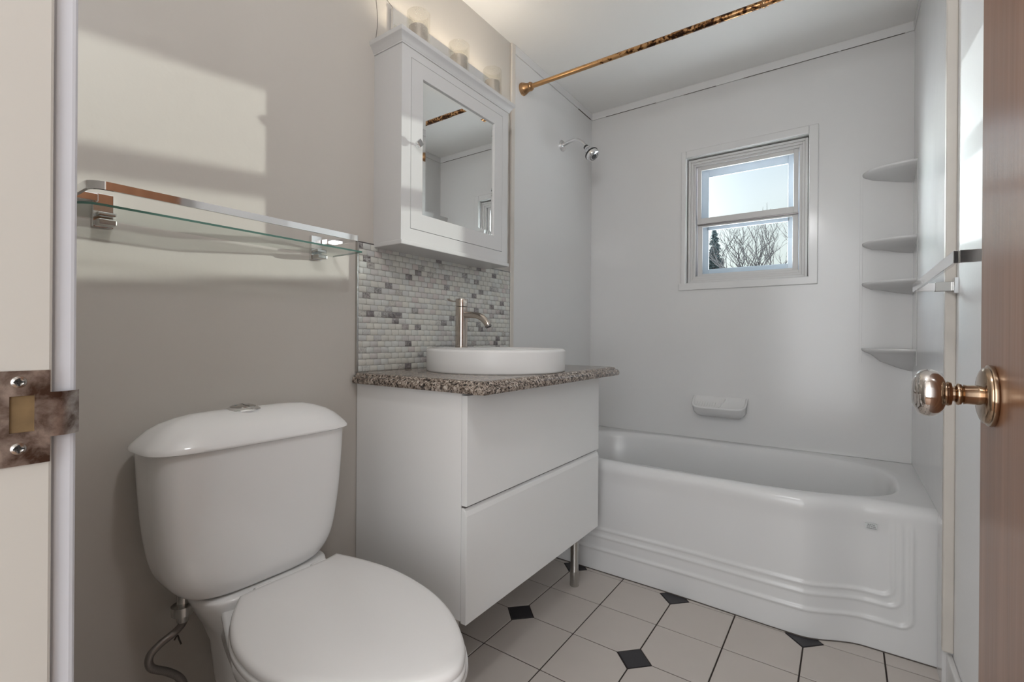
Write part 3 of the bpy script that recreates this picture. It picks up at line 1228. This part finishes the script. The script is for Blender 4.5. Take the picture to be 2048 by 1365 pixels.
def basin():
    t = thing('vessel_basin', (BC.x, BC.y, 0.888), 'round white vessel basin standing on the granite countertop', 'basin')
    bm = B()
    R = 0.240
    prof = [(0.0, R - 0.004), (0.002, R - 0.0015), (0.006, R - 0.001), (0.066, R), (0.071, R - 0.0015), (0.074, R - 0.005), (0.075, R - 0.010)]
    n = 96
    rs = []
    for d, r in prof:
        rs.append([Vector((BC.x + r * math.cos(2 * PI * i / n), BC.y + r * math.sin(2 * PI * i / n), 0.888 + d)) for i in range(n)])
    # bowl set forward, leaving a deck for the faucet at the back
    for rx, ry, d in ((0.176, 0.214, 0.075), (0.172, 0.210, 0.0735), (0.166, 0.204, 0.066), (0.155, 0.19, 0.045), (0.12, 0.15, 0.022), (0.06, 0.08, 0.014), (0.02, 0.02, 0.012)):
        rs.append([Vector((BC.x + 0.046 + rx * math.cos(2 * PI * i / n), BC.y + ry * math.sin(2 * PI * i / n), 0.888 + d)) for i in range(n)])
    rings(bm, rs)
    obj('basin_bowl', bm, M['basin'], t, smooth=True, angle=45)
    bm = B()
    lathe(bm, (BC.x + 0.046, BC.y, 0.8995), (0, 0, 1), [(0, 0.022), (0.003, 0.022), (0.004, 0.019)], 28)
    obj('drain', bm, M['chrome'], t, smooth=True)


basin()


def faucet():
    c = Vector((-1.168, 1.333, 0.963))
    t = thing('faucet', c, 'tall brushed nickel faucet rising behind the white basin', 'faucet')
    bm = B()
    lathe(bm, c, (0, 0, 1), [(0, 0.0245), (0.003, 0.0245), (0.004, 0.0225), (0.150, 0.0225), (0.1505, 0.0215)], 40)
    obj('faucet_body', bm, M['nickel'], t, smooth=True)
    bm = B()
    lathe(bm, c, (0, 0, 1), [(0.152, 0.0215), (0.1525, 0.0225), (0.178, 0.0225), (0.180, 0.0215)], 40)
    obj('faucet_cap', bm, M['nickel'], t, smooth=True)
    bm = B()
    path = catmull([c + Vector((0.012, 0, 0.121)), c + Vector((0.06, 0, 0.119)), c + Vector((0.095, 0.0, 0.110)), c + Vector((0.118, 0, 0.092)), c + Vector((0.127, 0, 0.078))], 8)
    tube(bm, path, 0.0118, 24)
    sp = obj('spout', bm, M['nickel'], t, smooth=True)
    bm = B()
    d = (path[-1] - path[-2]).normalized()
    lathe(bm, path[-1], d, [(-0.002, 0.0118), (0.003, 0.0121), (0.0035, 0.0095), (-0.001, 0.009)], 24, cap0=False)
    obj('aerator', bm, M['dark_metal'], sp, smooth=True)
    bm = B()
    ly = [c + Vector((-0.010, 0, 0.173)), c + Vector((-0.035, 0, 0.172)), c + Vector((-0.058, 0, 0.177)), c + Vector((-0.066, 0, 0.182))]
    pts = catmull(ly, 6)
    rs = [[p + Vector((0, -0.007, -0.0025)), p + Vector((0, 0.007, -0.0025)), p + Vector((0, 0.007, 0.0025)), p + Vector((0, -0.007, 0.0025))] for p in pts]
    rings(bm, rs)
    obj('lever', bm, M['nickel'], t, bevel=0.001)


faucet()


# ------------------------------------------------------------------ mirror cabinet
def mirror_cabinet():
    t = thing('mirror_cabinet', (-1.2, 1.30, 1.30), 'white wall cabinet with a mirror door, hanging above the basin', 'cabinet')
    X, y0, y1, z0, z1 = -1.138, 1.010, 1.580, 1.306, 1.928
    bm = B()
    # carcass: box with a front face frame opening
    dy0, dy1, dz0, dz1 = 1.050, 1.540, 1.349, 1.893
    box(bm, XW, X - 0.020, y0, y1, z0, z1)
    for d in ((y0, dy0 - 0.0015, z0, z1), (dy1 + 0.0015, y1, z0, z1), (dy0 - 0.0015, dy1 + 0.0015, z0, dz0 - 0.0015), (dy0 - 0.0015, dy1 + 0.0015, dz1 + 0.0015, z1)):
        box(bm, X - 0.020, X, *d)
    obj('cabinet_body', bm, M['cab_white'], t)
    bx('base_board', (XW, X + 0.006, y0 - 0.004, y1 + 0.006, 1.292, z0), M['cab_white'], t, bevel=0.002)
    # door frame of mitred rails
    my0, my1, mz0, mz1 = 1.100, 1.488, 1.402, 1.846
    bm = B()
    xf = X + 0.0005
    for d in ((dy0, my0, dz0, dz1), (my1, dy1, dz0, dz1), (my0, my1, dz0, mz0), (my0, my1, mz1, dz1)):
        box(bm, X - 0.0185, xf, *d)
    dr = obj('door', bm, M['cab_white'], t)
    # mirror with bevelled border
    bm = B()
    w = 0.016
    xo, xi = X - 0.0048, X - 0.0026
    o_ = [(xo, my0, mz0), (xo, my1, mz0), (xo, my1, mz1), (xo, my0, mz1)]
    i_ = [(xi, my0 + w, mz0 + w), (xi, my1 - w, mz0 + w), (xi, my1 - w, mz1 - w), (xi, my0 + w, mz1 - w)]
    b_ = [(X - 0.012, p[1], p[2]) for p in o_]
    rings(bm, [b_, o_, i_])
    obj('mirror', bm, M['mirror'], dr, label='bevelled mirror glass')
    # square chrome knob on the left stile
    bm = B()
    kc = Vector((X + 0.0005, 1.068, 1.621))
    lathe(bm, kc, (1, 0, 0), [(0, 0.0042), (0.010, 0.0036), (0.014, 0.0050)], 20)
    a_ = 0.0145
    ring4 = [(0, -a_), (a_, 0), (0, a_), (-a_, 0)]
    rings(bm, [[(kc.x + d, kc.y + p[0] * k, kc.z + p[1] * k) for p in ring4] for d, k in ((0.0135, 0.92), (0.0145, 1.0), (0.0235, 1.0), (0.0245, 0.93))])
    obj('knob', bm, M['chrome'], dr, label='small square chrome knob')
    # crown moulding swept round three sides
    prof = [(0.0, 1.922), (0.0035, 1.9225), (0.0035, 1.926), (0.006, 1.929), (0.009, 1.935), (0.014, 1.943), (0.020, 1.948), (0.021, 1.951), (0.021, 1.961), (0.018, 1.963)]
    bm = B()
    rs = []
    for o, z in prof:
        rs.append([(XW, y0 - o, z), (X + o, y0 - o, z), (X + o, y1 + o, z), (XW, y1 + o, z)])
    rings(bm, rs)
    obj('crown_moulding', bm, M['cab_white'], t, smooth=True, angle=30)


mirror_cabinet()


# ------------------------------------------------------------------ vanity light over the cabinet
def vanity_light():
    t = thing('vanity_light', (XW, 1.33, 2.09), 'three-lamp vanity light with bubbled glass cylinders above the mirror cabinet', 'wall light')
    bx('back_plate', (XW, XW + 0.018, 1.070, 1.640, 2.020, 2.112), M['chrome'], t, bevel=0.002)
    for i, y in enumerate((1.118, 1.322, 1.526)):
        x = -1.180
        zb, zt = 1.972, 2.088
        bm = B()
        tube(bm, [(XW + 0.016, y, 1.990), (x, y, 1.990)], 0.009, 16)
        obj('lamp_arm', bm, M['chrome_dull'], t, smooth=True)
        bm = B()
        n = 40
        ro, ri = 0.0385, 0.0325
        def rg(r, z):
            return [(x + r * math.cos(2 * PI * k / n), y + r * math.sin(2 * PI * k / n), z) for k in range(n)]
        rings(bm, [rg(ri, zb), rg(ro, zb), rg(ro, zt - 0.002), rg(ro - 0.002, zt), rg(ri + 0.001, zt), rg(ri, zt - 0.002), rg(ri, zb)], False, False)
        bmesh.ops.remove_doubles(bm, verts=bm.verts, dist=1e-6)
        g = obj('lamp_shade', bm, M['lamp_glass'], t, smooth=True, angle=50, label='bubbled clear glass cylinder')
        bm = B()
        lathe(bm, (x, y, zb + 0.002), (0, 0, 1), [(0, 0.030), (0.001, 0.0315), (0.064, 0.0315), (0.066, 0.030), (0.064, 0.0285), (0.030, 0.0275)], 36)
        obj('lamp_cup', bm, M['cup'], t, smooth=True)
        bm = B()
        lathe(bm, (x, y, 2.010), (0, 0, 1), [(0, 0.004), (0.004, 0.0065), (0.036, 0.0065), (0.044, 0.004), (0.046, 0.0)], 16)
        obj('bulb', bm, M['bulb'], t, smooth=True, label='small lit capsule bulb')
        l = bpy.data.lights.new('lamp_light', 'POINT')
        l.energy = 1.7
        l.color = (1.0, 0.90, 0.76)
        l.shadow_soft_size = 0.012
        lo = bpy.data.objects.new('lamp_light', l)
        C.objects.link(lo)
        lo.location = (x, y, 2.036)


vanity_light()


# ------------------------------------------------------------------ glass shelf with rail on the left wall
def glass_shelf():
    t = thing('glass_shelf', (XW, 0.56, 1.24), 'clear glass wall shelf with a chrome guard rail above the toilet', 'shelf')
    xf = -1.120
    # glass plate with rounded left corner
    bm = B()
    y0, y1 = 0.245, 0.852
    z0, z1 = 1.2375, 1.2420
    def ring(ins, z):
        pts = [(XW + 0.012, y0 + ins), ]
        r = 0.035
        pts = [(XW + 0.012, y1 - ins)]
        pts.append((xf - ins, y1 - ins))
        for k in range(9):
            a = PI / 2 * k / 8
            pts.append((xf - r + (r - ins) * math.cos(a), y0 + r - (r - ins) * math.sin(a)))
        pts.append((XW + 0.012, y0 + ins))
        return [(p[0], p[1], z) for p in pts]
    vr = rings(bm, [ring(0.0, z0), ring(0, z1)])
    for f in bm.faces:
        if abs(f.normal.z) < 0.5:
            f.material_index = 1
    bm.normal_update()
    for f in bm.faces:
        f.material_index = 0 if len(f.verts) > 4 or max(v.co.x for v in f.verts) < XW + 0.02 else 1
    obj('glass_plate', bm, [M['shelf_glass'], M['glass_edge']], t)
    # flat rail bar, bent at both ends back to the wall brackets
    zb0, zb1 = 1.268, 1.283
    ctr = [(-1.232, 0.262)]
    r = 0.028
    ya, yb = 0.262, 0.838
    ctr += [(-1.18, ya)]
    for k in range(9):
        a = -PI / 2 + PI / 2 * k / 8
        ctr.append((xf - r + r * math.cos(a), ya + r + r * math.sin(a)))
    ctr += [(xf, yb - 0.004), (xf - 0.004, yb), (-1.232, yb)]
    bm = B()
    th = 0.003
    P = [Vector((a, b)) for a, b in ctr]
    rs = []
    for i, p in enumerate(P):
        d = (P[min(i + 1, len(P) - 1)] - P[max(i - 1, 0)]).normalized()
        nrm = Vector((d.y, -d.x)) * th
        rs.append([(p.x + nrm.x, p.y + nrm.y, zb0), (p.x + nrm.x, p.y + nrm.y, zb1), (p.x - nrm.x, p.y - nrm.y, zb1), (p.x - nrm.x, p.y - nrm.y, zb0)])
    rings(bm, rs)
    obj('guard_rail', bm, M['chrome'], t, smooth=True, angle=40)
    for y, s in ((0.316, 1), (0.800, -1)):
        # wall plate, glass clamp and the stub the rail slides on
        br = bx('bracket', (XW, XW + 0.010, y - 0.017, y + 0.017, 1.222, 1.292), M['chrome'], t, bevel=0.001)
        bx('glass_clamp', (XW + 0.010, XW + 0.036, y - 0.014, y + 0.014, 1.243, 1.250), M['chrome'], t, bevel=0.001)
        bx('glass_clamp', (XW + 0.010, XW + 0.040, y - 0.015, y + 0.015, 1.224, 1.236), M['chrome_dull'], t, bevel=0.002)
        ye = 0.262 if s > 0 else 0.838
        a, b = sorted((y - s * 0.015, ye - s * 0.002))
        bx('rail_socket', (XW + 0.012, XW + 0.040, a, b, 1.268, 1.284), M['chrome'], t, bevel=0.0015)


glass_shelf()


# ------------------------------------------------------------------ towel rail on the right wall
def towel_rail():
    t = thing('towel_rail', (XR, 1.5, 1.17), 'square chrome towel rail on the right wall beside the door', 'towel rail')
    z0, z1 = 1.143, 1.166
    xo, y0, y1 = 0.167, 1.176, 1.808
    bx('rail_bar', (xo - 0.004, xo + 0.004, y0, y1, z0, z1), M['chrome'], t, bevel=0.001)
    for y in (y0, y1):
        ar = bx('rail_arm', (xo + 0.004, XR - 0.012, y - 0.004, y + 0.004, z0, z1), M['chrome'], t, bevel=0.001)
        bx('arm_socket', (XR - 0.048, XR - 0.010, y - 0.006, y + 0.006, z0 - 0.002, z1 + 0.002), M['chrome_dull'], t, bevel=0.0015)
        bx('wall_plate', (XR - 0.011, XR, y - 0.024, y + 0.004 + 0.006 + 0.010 - 0.014, z0 - 0.010, z1 + 0.012), M['chrome'], t, bevel=0.0015)


towel_rail()


# ------------------------------------------------------------------ toilet
def toilet():
    t = thing('toilet', (-1.0, 0.575, 0), 'white close-coupled toilet with its lid closed, left of the vanity', 'toilet')
    TY, TXc = 0.570, -1.163
    n = 120
    # tank
    bm = B()
    rs = []
    tp = []
    for z, hw, hd, dx, e in ((0.4385, 0.100, 0.060, 0.004, 3.2), (0.4395, 0.125, 0.076, 0.003, 3.4), (0.446, 0.148, 0.086, 0.002, 3.6), (0.462, 0.167, 0.091, 0.001, 3.8), (0.490, 0.184, 0.093, 0, 4), (0.530, 0.196, 0.094, 0, 4), (0.60, 0.206, 0.095, 0, 4.2),
                             (0.68, 0.212, 0.096, 0, 4.4), (0.762, 0.216, 0.097, 0, 4.4)):
        tp.append((z, hw, hd, dx, e))
    for i in range(len(tp) - 1):
        for k in range(5):
            f = k / 5
            q = [tp[max(i - 1, 0)], tp[i], tp[i + 1], tp[min(i + 2, len(tp) - 1)]]
            v = [0.5 * (2 * q[1][c] + (q[2][c] - q[0][c]) * f + (2 * q[0][c] - 5 * q[1][c] + 4 * q[2][c] - q[3][c]) * f * f + (3 * q[1][c] - q[0][c] - 3 * q[2][c] + q[3][c]) * f ** 3) for c in range(5)]
            rs.append(superell(TXc - v[3], TY, v[2], v[1], v[4], v[0], n))
    rs.append(superell(TXc - tp[-1][3], TY, tp[-1][2], tp[-1][1], tp[-1][4], tp[-1][0], n))
    rings(bm, rs)
    obj('tank', bm, M['ceramic'], t, smooth=True, angle=60)
    # lid
    bm = B()
    rs = []
    for z, ins in ((0.762, 0.004), (0.7615, 0.001), (0.7635, -0.0015), (0.768, -0.001), (0.775, 0.003), (0.785, 0.010), (0.800, 0.022), (0.812, 0.037), (0.822, 0.058), (0.828, 0.078)):
        hw, hd = 0.226 - ins * 1.25, 0.102 - ins
        rs.append(superell(TXc + 0.001, TY, hd, hw, 4.2 - ins * 14, z, n))
    rs.append(superell(TXc + 0.001, TY, 0.008, 0.09, 2, 0.8305, n))
    rings(bm, rs)
    obj('tank_lid', bm, M['ceramic'], t, smooth=True, angle=60)
    # dual flush button
    bc = (TXc + 0.004, 0.549, 0.8265)
    bm = B()
    lathe(bm, bc, (0, 0, 1), [(-0.002, 0.0365), (0.001, 0.0375), (0.003, 0.0360), (0.0055, 0.0320), (0.0072, 0.0285)], 72)
    fb = obj('flush_button', bm, M['chrome'], t, smooth=True)
    bm = B()
    lathe(bm, bc, (0, 0, 1), [(0.0060, 0.0275), (0.0085, 0.0268), (0.0105, 0.0220), (0.0118, 0.0130), (0.0124, 0.0)], 72)
    obj('button_cap', bm, M['chrome_dull'], fb, smooth=True)
    bm = B()
    pts = catmull([(bc[0] - 0.024, bc[1] - 0.002, bc[2] + 0.0095), (bc[0] - 0.010, bc[1] + 0.004, bc[2] + 0.0120), (bc[0] + 0.008, bc[1] - 0.002, bc[2] + 0.0122), (bc[0] + 0.024, bc[1] + 0.003, bc[2] + 0.0098)], 6)
    tube(bm, pts, 0.0008, 6)
    obj('button_seam', bm, M['rubber'], fb)
    for sy, sc in ((-0.0125, 1), (0.013, 0.7)):
        bm = B()
        lathe(bm, (bc[0] - 0.002, bc[1] + sy, bc[2] + 0.0100), (0, 0, 1), [(0, 0.0050 * sc), (0.0016, 0.0048 * sc), (0.002, 0)], 16)
        obj('button_mark', bm, M['teal'], fb, smooth=True, label='small blue dot on the button')
    # seat lid, from its outline seen in plan
    out = [(-1.060, 0.734), (-0.960, 0.757), (-0.857, 0.765), (-0.743, 0.750), (-0.655, 0.719), (-0.580, 0.672), (-0.540, 0.632), (-0.524, 0.595),
           (-0.536, 0.553), (-0.574, 0.506), (-0.636, 0.459), (-0.706, 0.420), (-0.761, 0.403), (-0.817, 0.398), (-0.885, 0.406), (-0.940, 0.424), (-0.995, 0.452), (-1.050, 0.492)]
    loop = catmull([(x, y, 0) for x, y in out], 6)
    loop = loop + [Vector((-1.054, 0.492 + (0.734 - 0.492) * k / 8, 0)) for k in range(1, 8)]
    cen = Vector((-0.80, 0.585, 0))

    def scaled(off, z, dx=0.0, dy=0.0, rise=0.0):
        r = []
        for p in loop:
            d = (p - cen)
            L = d.length
            q = cen + d * ((L - off) / L)
            r.append(Vector((q.x + dx, q.y + dy, z)))
        return r
    bm = B()
    rings(bm, [scaled(0.006, 0.4335), scaled(0.001, 0.4340), scaled(0.0, 0.437), scaled(0.0005, 0.442), scaled(0.003, 0.4465), scaled(0.009, 0.4495), scaled(0.022, 0.4512),
               scaled(0.060, 0.4540), scaled(0.12, 0.4560)])
    obj('seat_lid', bm, M['seat'], t, smooth=True, angle=60)
    bm = B()
    rings(bm, [scaled(0.010, 0.4150), scaled(0.004, 0.4155), scaled(-0.002, 0.420), scaled(-0.002, 0.428), scaled(0.001, 0.4320), scaled(0.006, 0.4330)])
    obj('seat_ring', bm, M['seat'], t, smooth=True, angle=60)
    # hinge bar
    for yy in (0.545, 0.680):
        bm = B()
        tube(bm, [(-1.052, yy - 0.018, 0.438), (-1.052, yy + 0.018, 0.438)], 0.010, 16)
        obj('hinge', bm, M['seat'], t, smooth=True)
    # bowl and pedestal: one lofted body
    bm = B()
    rs = []
    N = 64

    def bowl(x0, x1, hw, e, z, cy=0.586, back=0.0):
        tp = 0.64 if z > 0.37 else (0.46 if z > 0.2 else 0.2)
        """ring from x0 (back) to x1 (front), half width hw; back>0 makes a squarer rear"""
        r = []
        cx = (x0 + x1) / 2
        for i in range(N):
            a = 2 * PI * i / N
            c, s = math.cos(a), math.sin(a)
            ee = e if c > 0 else e + back
            k = (abs(c) ** ee + abs(s) ** ee) ** (-1 / ee)
            w = hw * (1 - tp * max(0, -c * k)) if back else hw
            r.append(Vector((cx + (x1 - x0) / 2 * c * k, cy + w * s * k, z)))
        return r
    rs = [bowl(-1.22, -0.66, 0.105, 2.6, 0.0, back=1.5), bowl(-1.22, -0.655, 0.108, 2.6, 0.02, back=1.5), bowl(-1.21, -0.665, 0.100, 2.5, 0.06, back=1.5),
          bowl(-1.20, -0.66, 0.098, 2.4, 0.14, back=1.5), bowl(-1.20, -0.63, 0.108, 2.3, 0.22, back=1.5), bowl(-1.20, -0.59, 0.130, 2.2, 0.29, back=1.5),
          bowl(-1.215, -0.555, 0.160, 2.15, 0.345, back=1.8), bowl(-1.235, -0.535, 0.176, 2.1, 0.385, back=2.2), bowl(-1.242, -0.528, 0.181, 2.1, 0.402, back=2.5),
          bowl(-1.242, -0.530, 0.180, 2.1, 0.411, back=2.5), bowl(-1.236, -0.536, 0.172, 2.1, 0.4145, back=2.5)]
    rings(bm, rs)
    obj('bowl', bm, M['ceramic'], t, smooth=True, angle=60)
    # deck that carries the tank
    bm = B()
    rs = []
    for z, hw, hd in ((0.20, 0.080, 0.075), (0.30, 0.092, 0.080), (0.35, 0.110, 0.092), (0.39, 0.132, 0.100), (0.418, 0.146, 0.105), (0.431, 0.149, 0.107), (0.4365, 0.147, 0.105), (0.4385, 0.141, 0.099)):
        rs.append(superell(-1.160, 0.586, hd, hw, 3.4, z, 56))
    rings(bm, rs)
    obj('deck', bm, M['ceramic'], t, smooth=True, angle=60)
    # tank fitting
    bm = B()
    hx, hy = -1.168, 0.431
    lathe(bm, (hx, hy, 0.449), (0, 0, -1), [(0, 0.011), (0.030, 0.011), (0.031, 0.022), (0.050, 0.021), (0.051, 0.012), (0.066, 0.011), (0.067, 0.0105)], 12)
    obj('tank_fitting', bm, M['chrome_dull'], t, smooth=True, angle=30)
    # braided supply hose
    pts = [(hx, hy, 0.392), (-1.178, 0.436, 0.374), (-1.188, 0.425, 0.355), (-1.19, 0.397, 0.341), (-1.19, 0.379, 0.325), (-1.19, 0.382, 0.300), (-1.19, 0.411, 0.275),
           (-1.19, 0.433, 0.250), (-1.19, 0.442, 0.224), (-1.195, 0.43, 0.195), (-1.203, 0.40, 0.172), (-1.205, 0.385, 0.165)]
    bm = B()
    tube(bm, catmull(pts, 8), 0.0078, 14, uv=True)
    obj('supply_hose', bm, M['hose'], t, smooth=True, label='braided steel water hose')
    v = bm = B()
    tube(bm, [(XW, hy - 0.045, 0.155), (hx - 0.02, hy - 0.045, 0.155)], 0.011, 16)
    lathe(bm, (hx - 0.035, hy - 0.045, 0.150), (0, 0, 1), [(0, 0.014), (0.022, 0.013)], 16)
    lathe(bm, (XW, hy - 0.045, 0.155), (1, 0, 0), [(0, 0.028), (0.004, 0.027), (0.008, 0.014)], 24)
    obj('stop_valve', bm, M['chrome_dull'], t, smooth=True, angle=40)


toilet()


# ------------------------------------------------------------------ trees seen through the window
def ray(px, py, dist):
    a, b = (px - PX) / F_PX, (PY - py) / F_PX
    return Vector((0, 0, 1)) + (fw + rr * a + uu * b) * dist


def bare_tree(base, top, spread, seed):
    rnd = random.Random(seed)
    bm = B()
    count = [0]

    def grow(p, d, L, r, lev):
        count[0] += 1
        pts = [p.copy()]
        q = p.copy()
        for k in range(4):
            d = (d + Vector((rnd.uniform(-1, 1), rnd.uniform(-1, 1), rnd.uniform(-0.3, 0.7))) * 0.13).normalized()
            q = q + d * L / 4
            pts.append(q.copy())
        rad = [r * (1 - 0.12 * k) for k in range(5)]
        tube(bm, pts, rad, 5 if lev < 3 else 3)
        if lev >= 7:
            return
        for k in range(3 if lev < 4 else 2):
            nd = (d + Vector((rnd.uniform(-1, 1), rnd.uniform(-1, 1), rnd.uniform(-0.1, 0.6))).normalized() * rnd.uniform(0.45, 0.85)).normalized()
            s = pts[rnd.choice((2, 3, 4))] if k else pts[4]
            grow(s, nd, L * rnd.uniform(0.66, 0.84), r * 0.62, lev + 1)
    H = (top - base).length
    grow(base, Vector((0.05, 0, 1)), H * 0.27, H * 0.020, 0)
    o = obj('bare_tree', bm, M['bark'])
    return o


bt = bare_tree(Vector((ray(1482, 600, 20).x, ray(1482, 600, 20).y, -0.6)), ray(1482, 402, 20), 2, 5)
tag(bt, 'leafless bare-branched tree outside the bathroom window', 'tree')


def spruce():
    c = ray(1428, 600, 27)
    top = ray(1420, 452, 27).z
    bm = B()
    rnd = random.Random(3)
    z0 = -0.6
    tube(bm, [(c.x, c.y, z0), (c.x, c.y, top)], [0.14, 0.02], 8)
    tr = thing('spruce_tree', (c.x, c.y, z0), 'dark evergreen spruce outside the window, left of the bare tree', 'tree')
    obj('trunk', bm, M['bark'], tr)
    bm = B()
    z = z0 + 1.0
    while z < top - 0.02:
        f = (top - z) / (top - z0)
        R = 0.08 + 2.2 * f
        for k in range(12):
            a = rnd.uniform(0, 2 * PI)
            L = R * rnd.uniform(0.55, 1.0)
            d = Vector((math.cos(a), math.sin(a), 0))
            s = Vector((-d.y, d.x, 0))
            p0 = Vector((c.x, c.y, z + rnd.uniform(-0.05, 0.05)))
            w = 0.05 + 0.16 * L
            tip = p0 + d * L + Vector((0, 0, -0.22 * L))
            mid = p0 + d * L * 0.5 + Vector((0, 0, -0.04))
            vs = [bm.verts.new(q) for q in (p0, mid + s * w, tip, mid - s * w, mid + Vector((0, 0, 0.07)), mid - Vector((0, 0, 0.10)))]
            for f_ in ((0, 1, 4), (1, 2, 4), (2, 3, 4), (3, 0, 4), (1, 0, 5), (2, 1, 5), (3, 2, 5), (0, 3, 5)):
                bm.faces.new([vs[i] for i in f_])
        z += 0.11
    obj('foliage', bm, M['needles'], tr)


spruce()


# ------------------------------------------------------------------ cracks and dents in the left wall
def wall_line(pts, r, name='wall_crack'):
    bm = B()
    tube(bm, catmull([(XW + 0.0002, y, z) for y, z in pts], 5), r, 5)
    obj(name, bm, M['gap'], wall_left)


wall_line([(1.020, 2.160), (1.012, 2.125), (1.018, 2.08), (1.020, 2.03), (1.014, 1.985)], 0.0009)
wall_line([(1.020, 2.160), (1.05, 2.140), (1.085, 2.125)], 0.0008)
wall_line([(0.452, 0.292), (0.458, 0.300), (0.462, 0.288), (0.466, 0.276)], 0.0020)
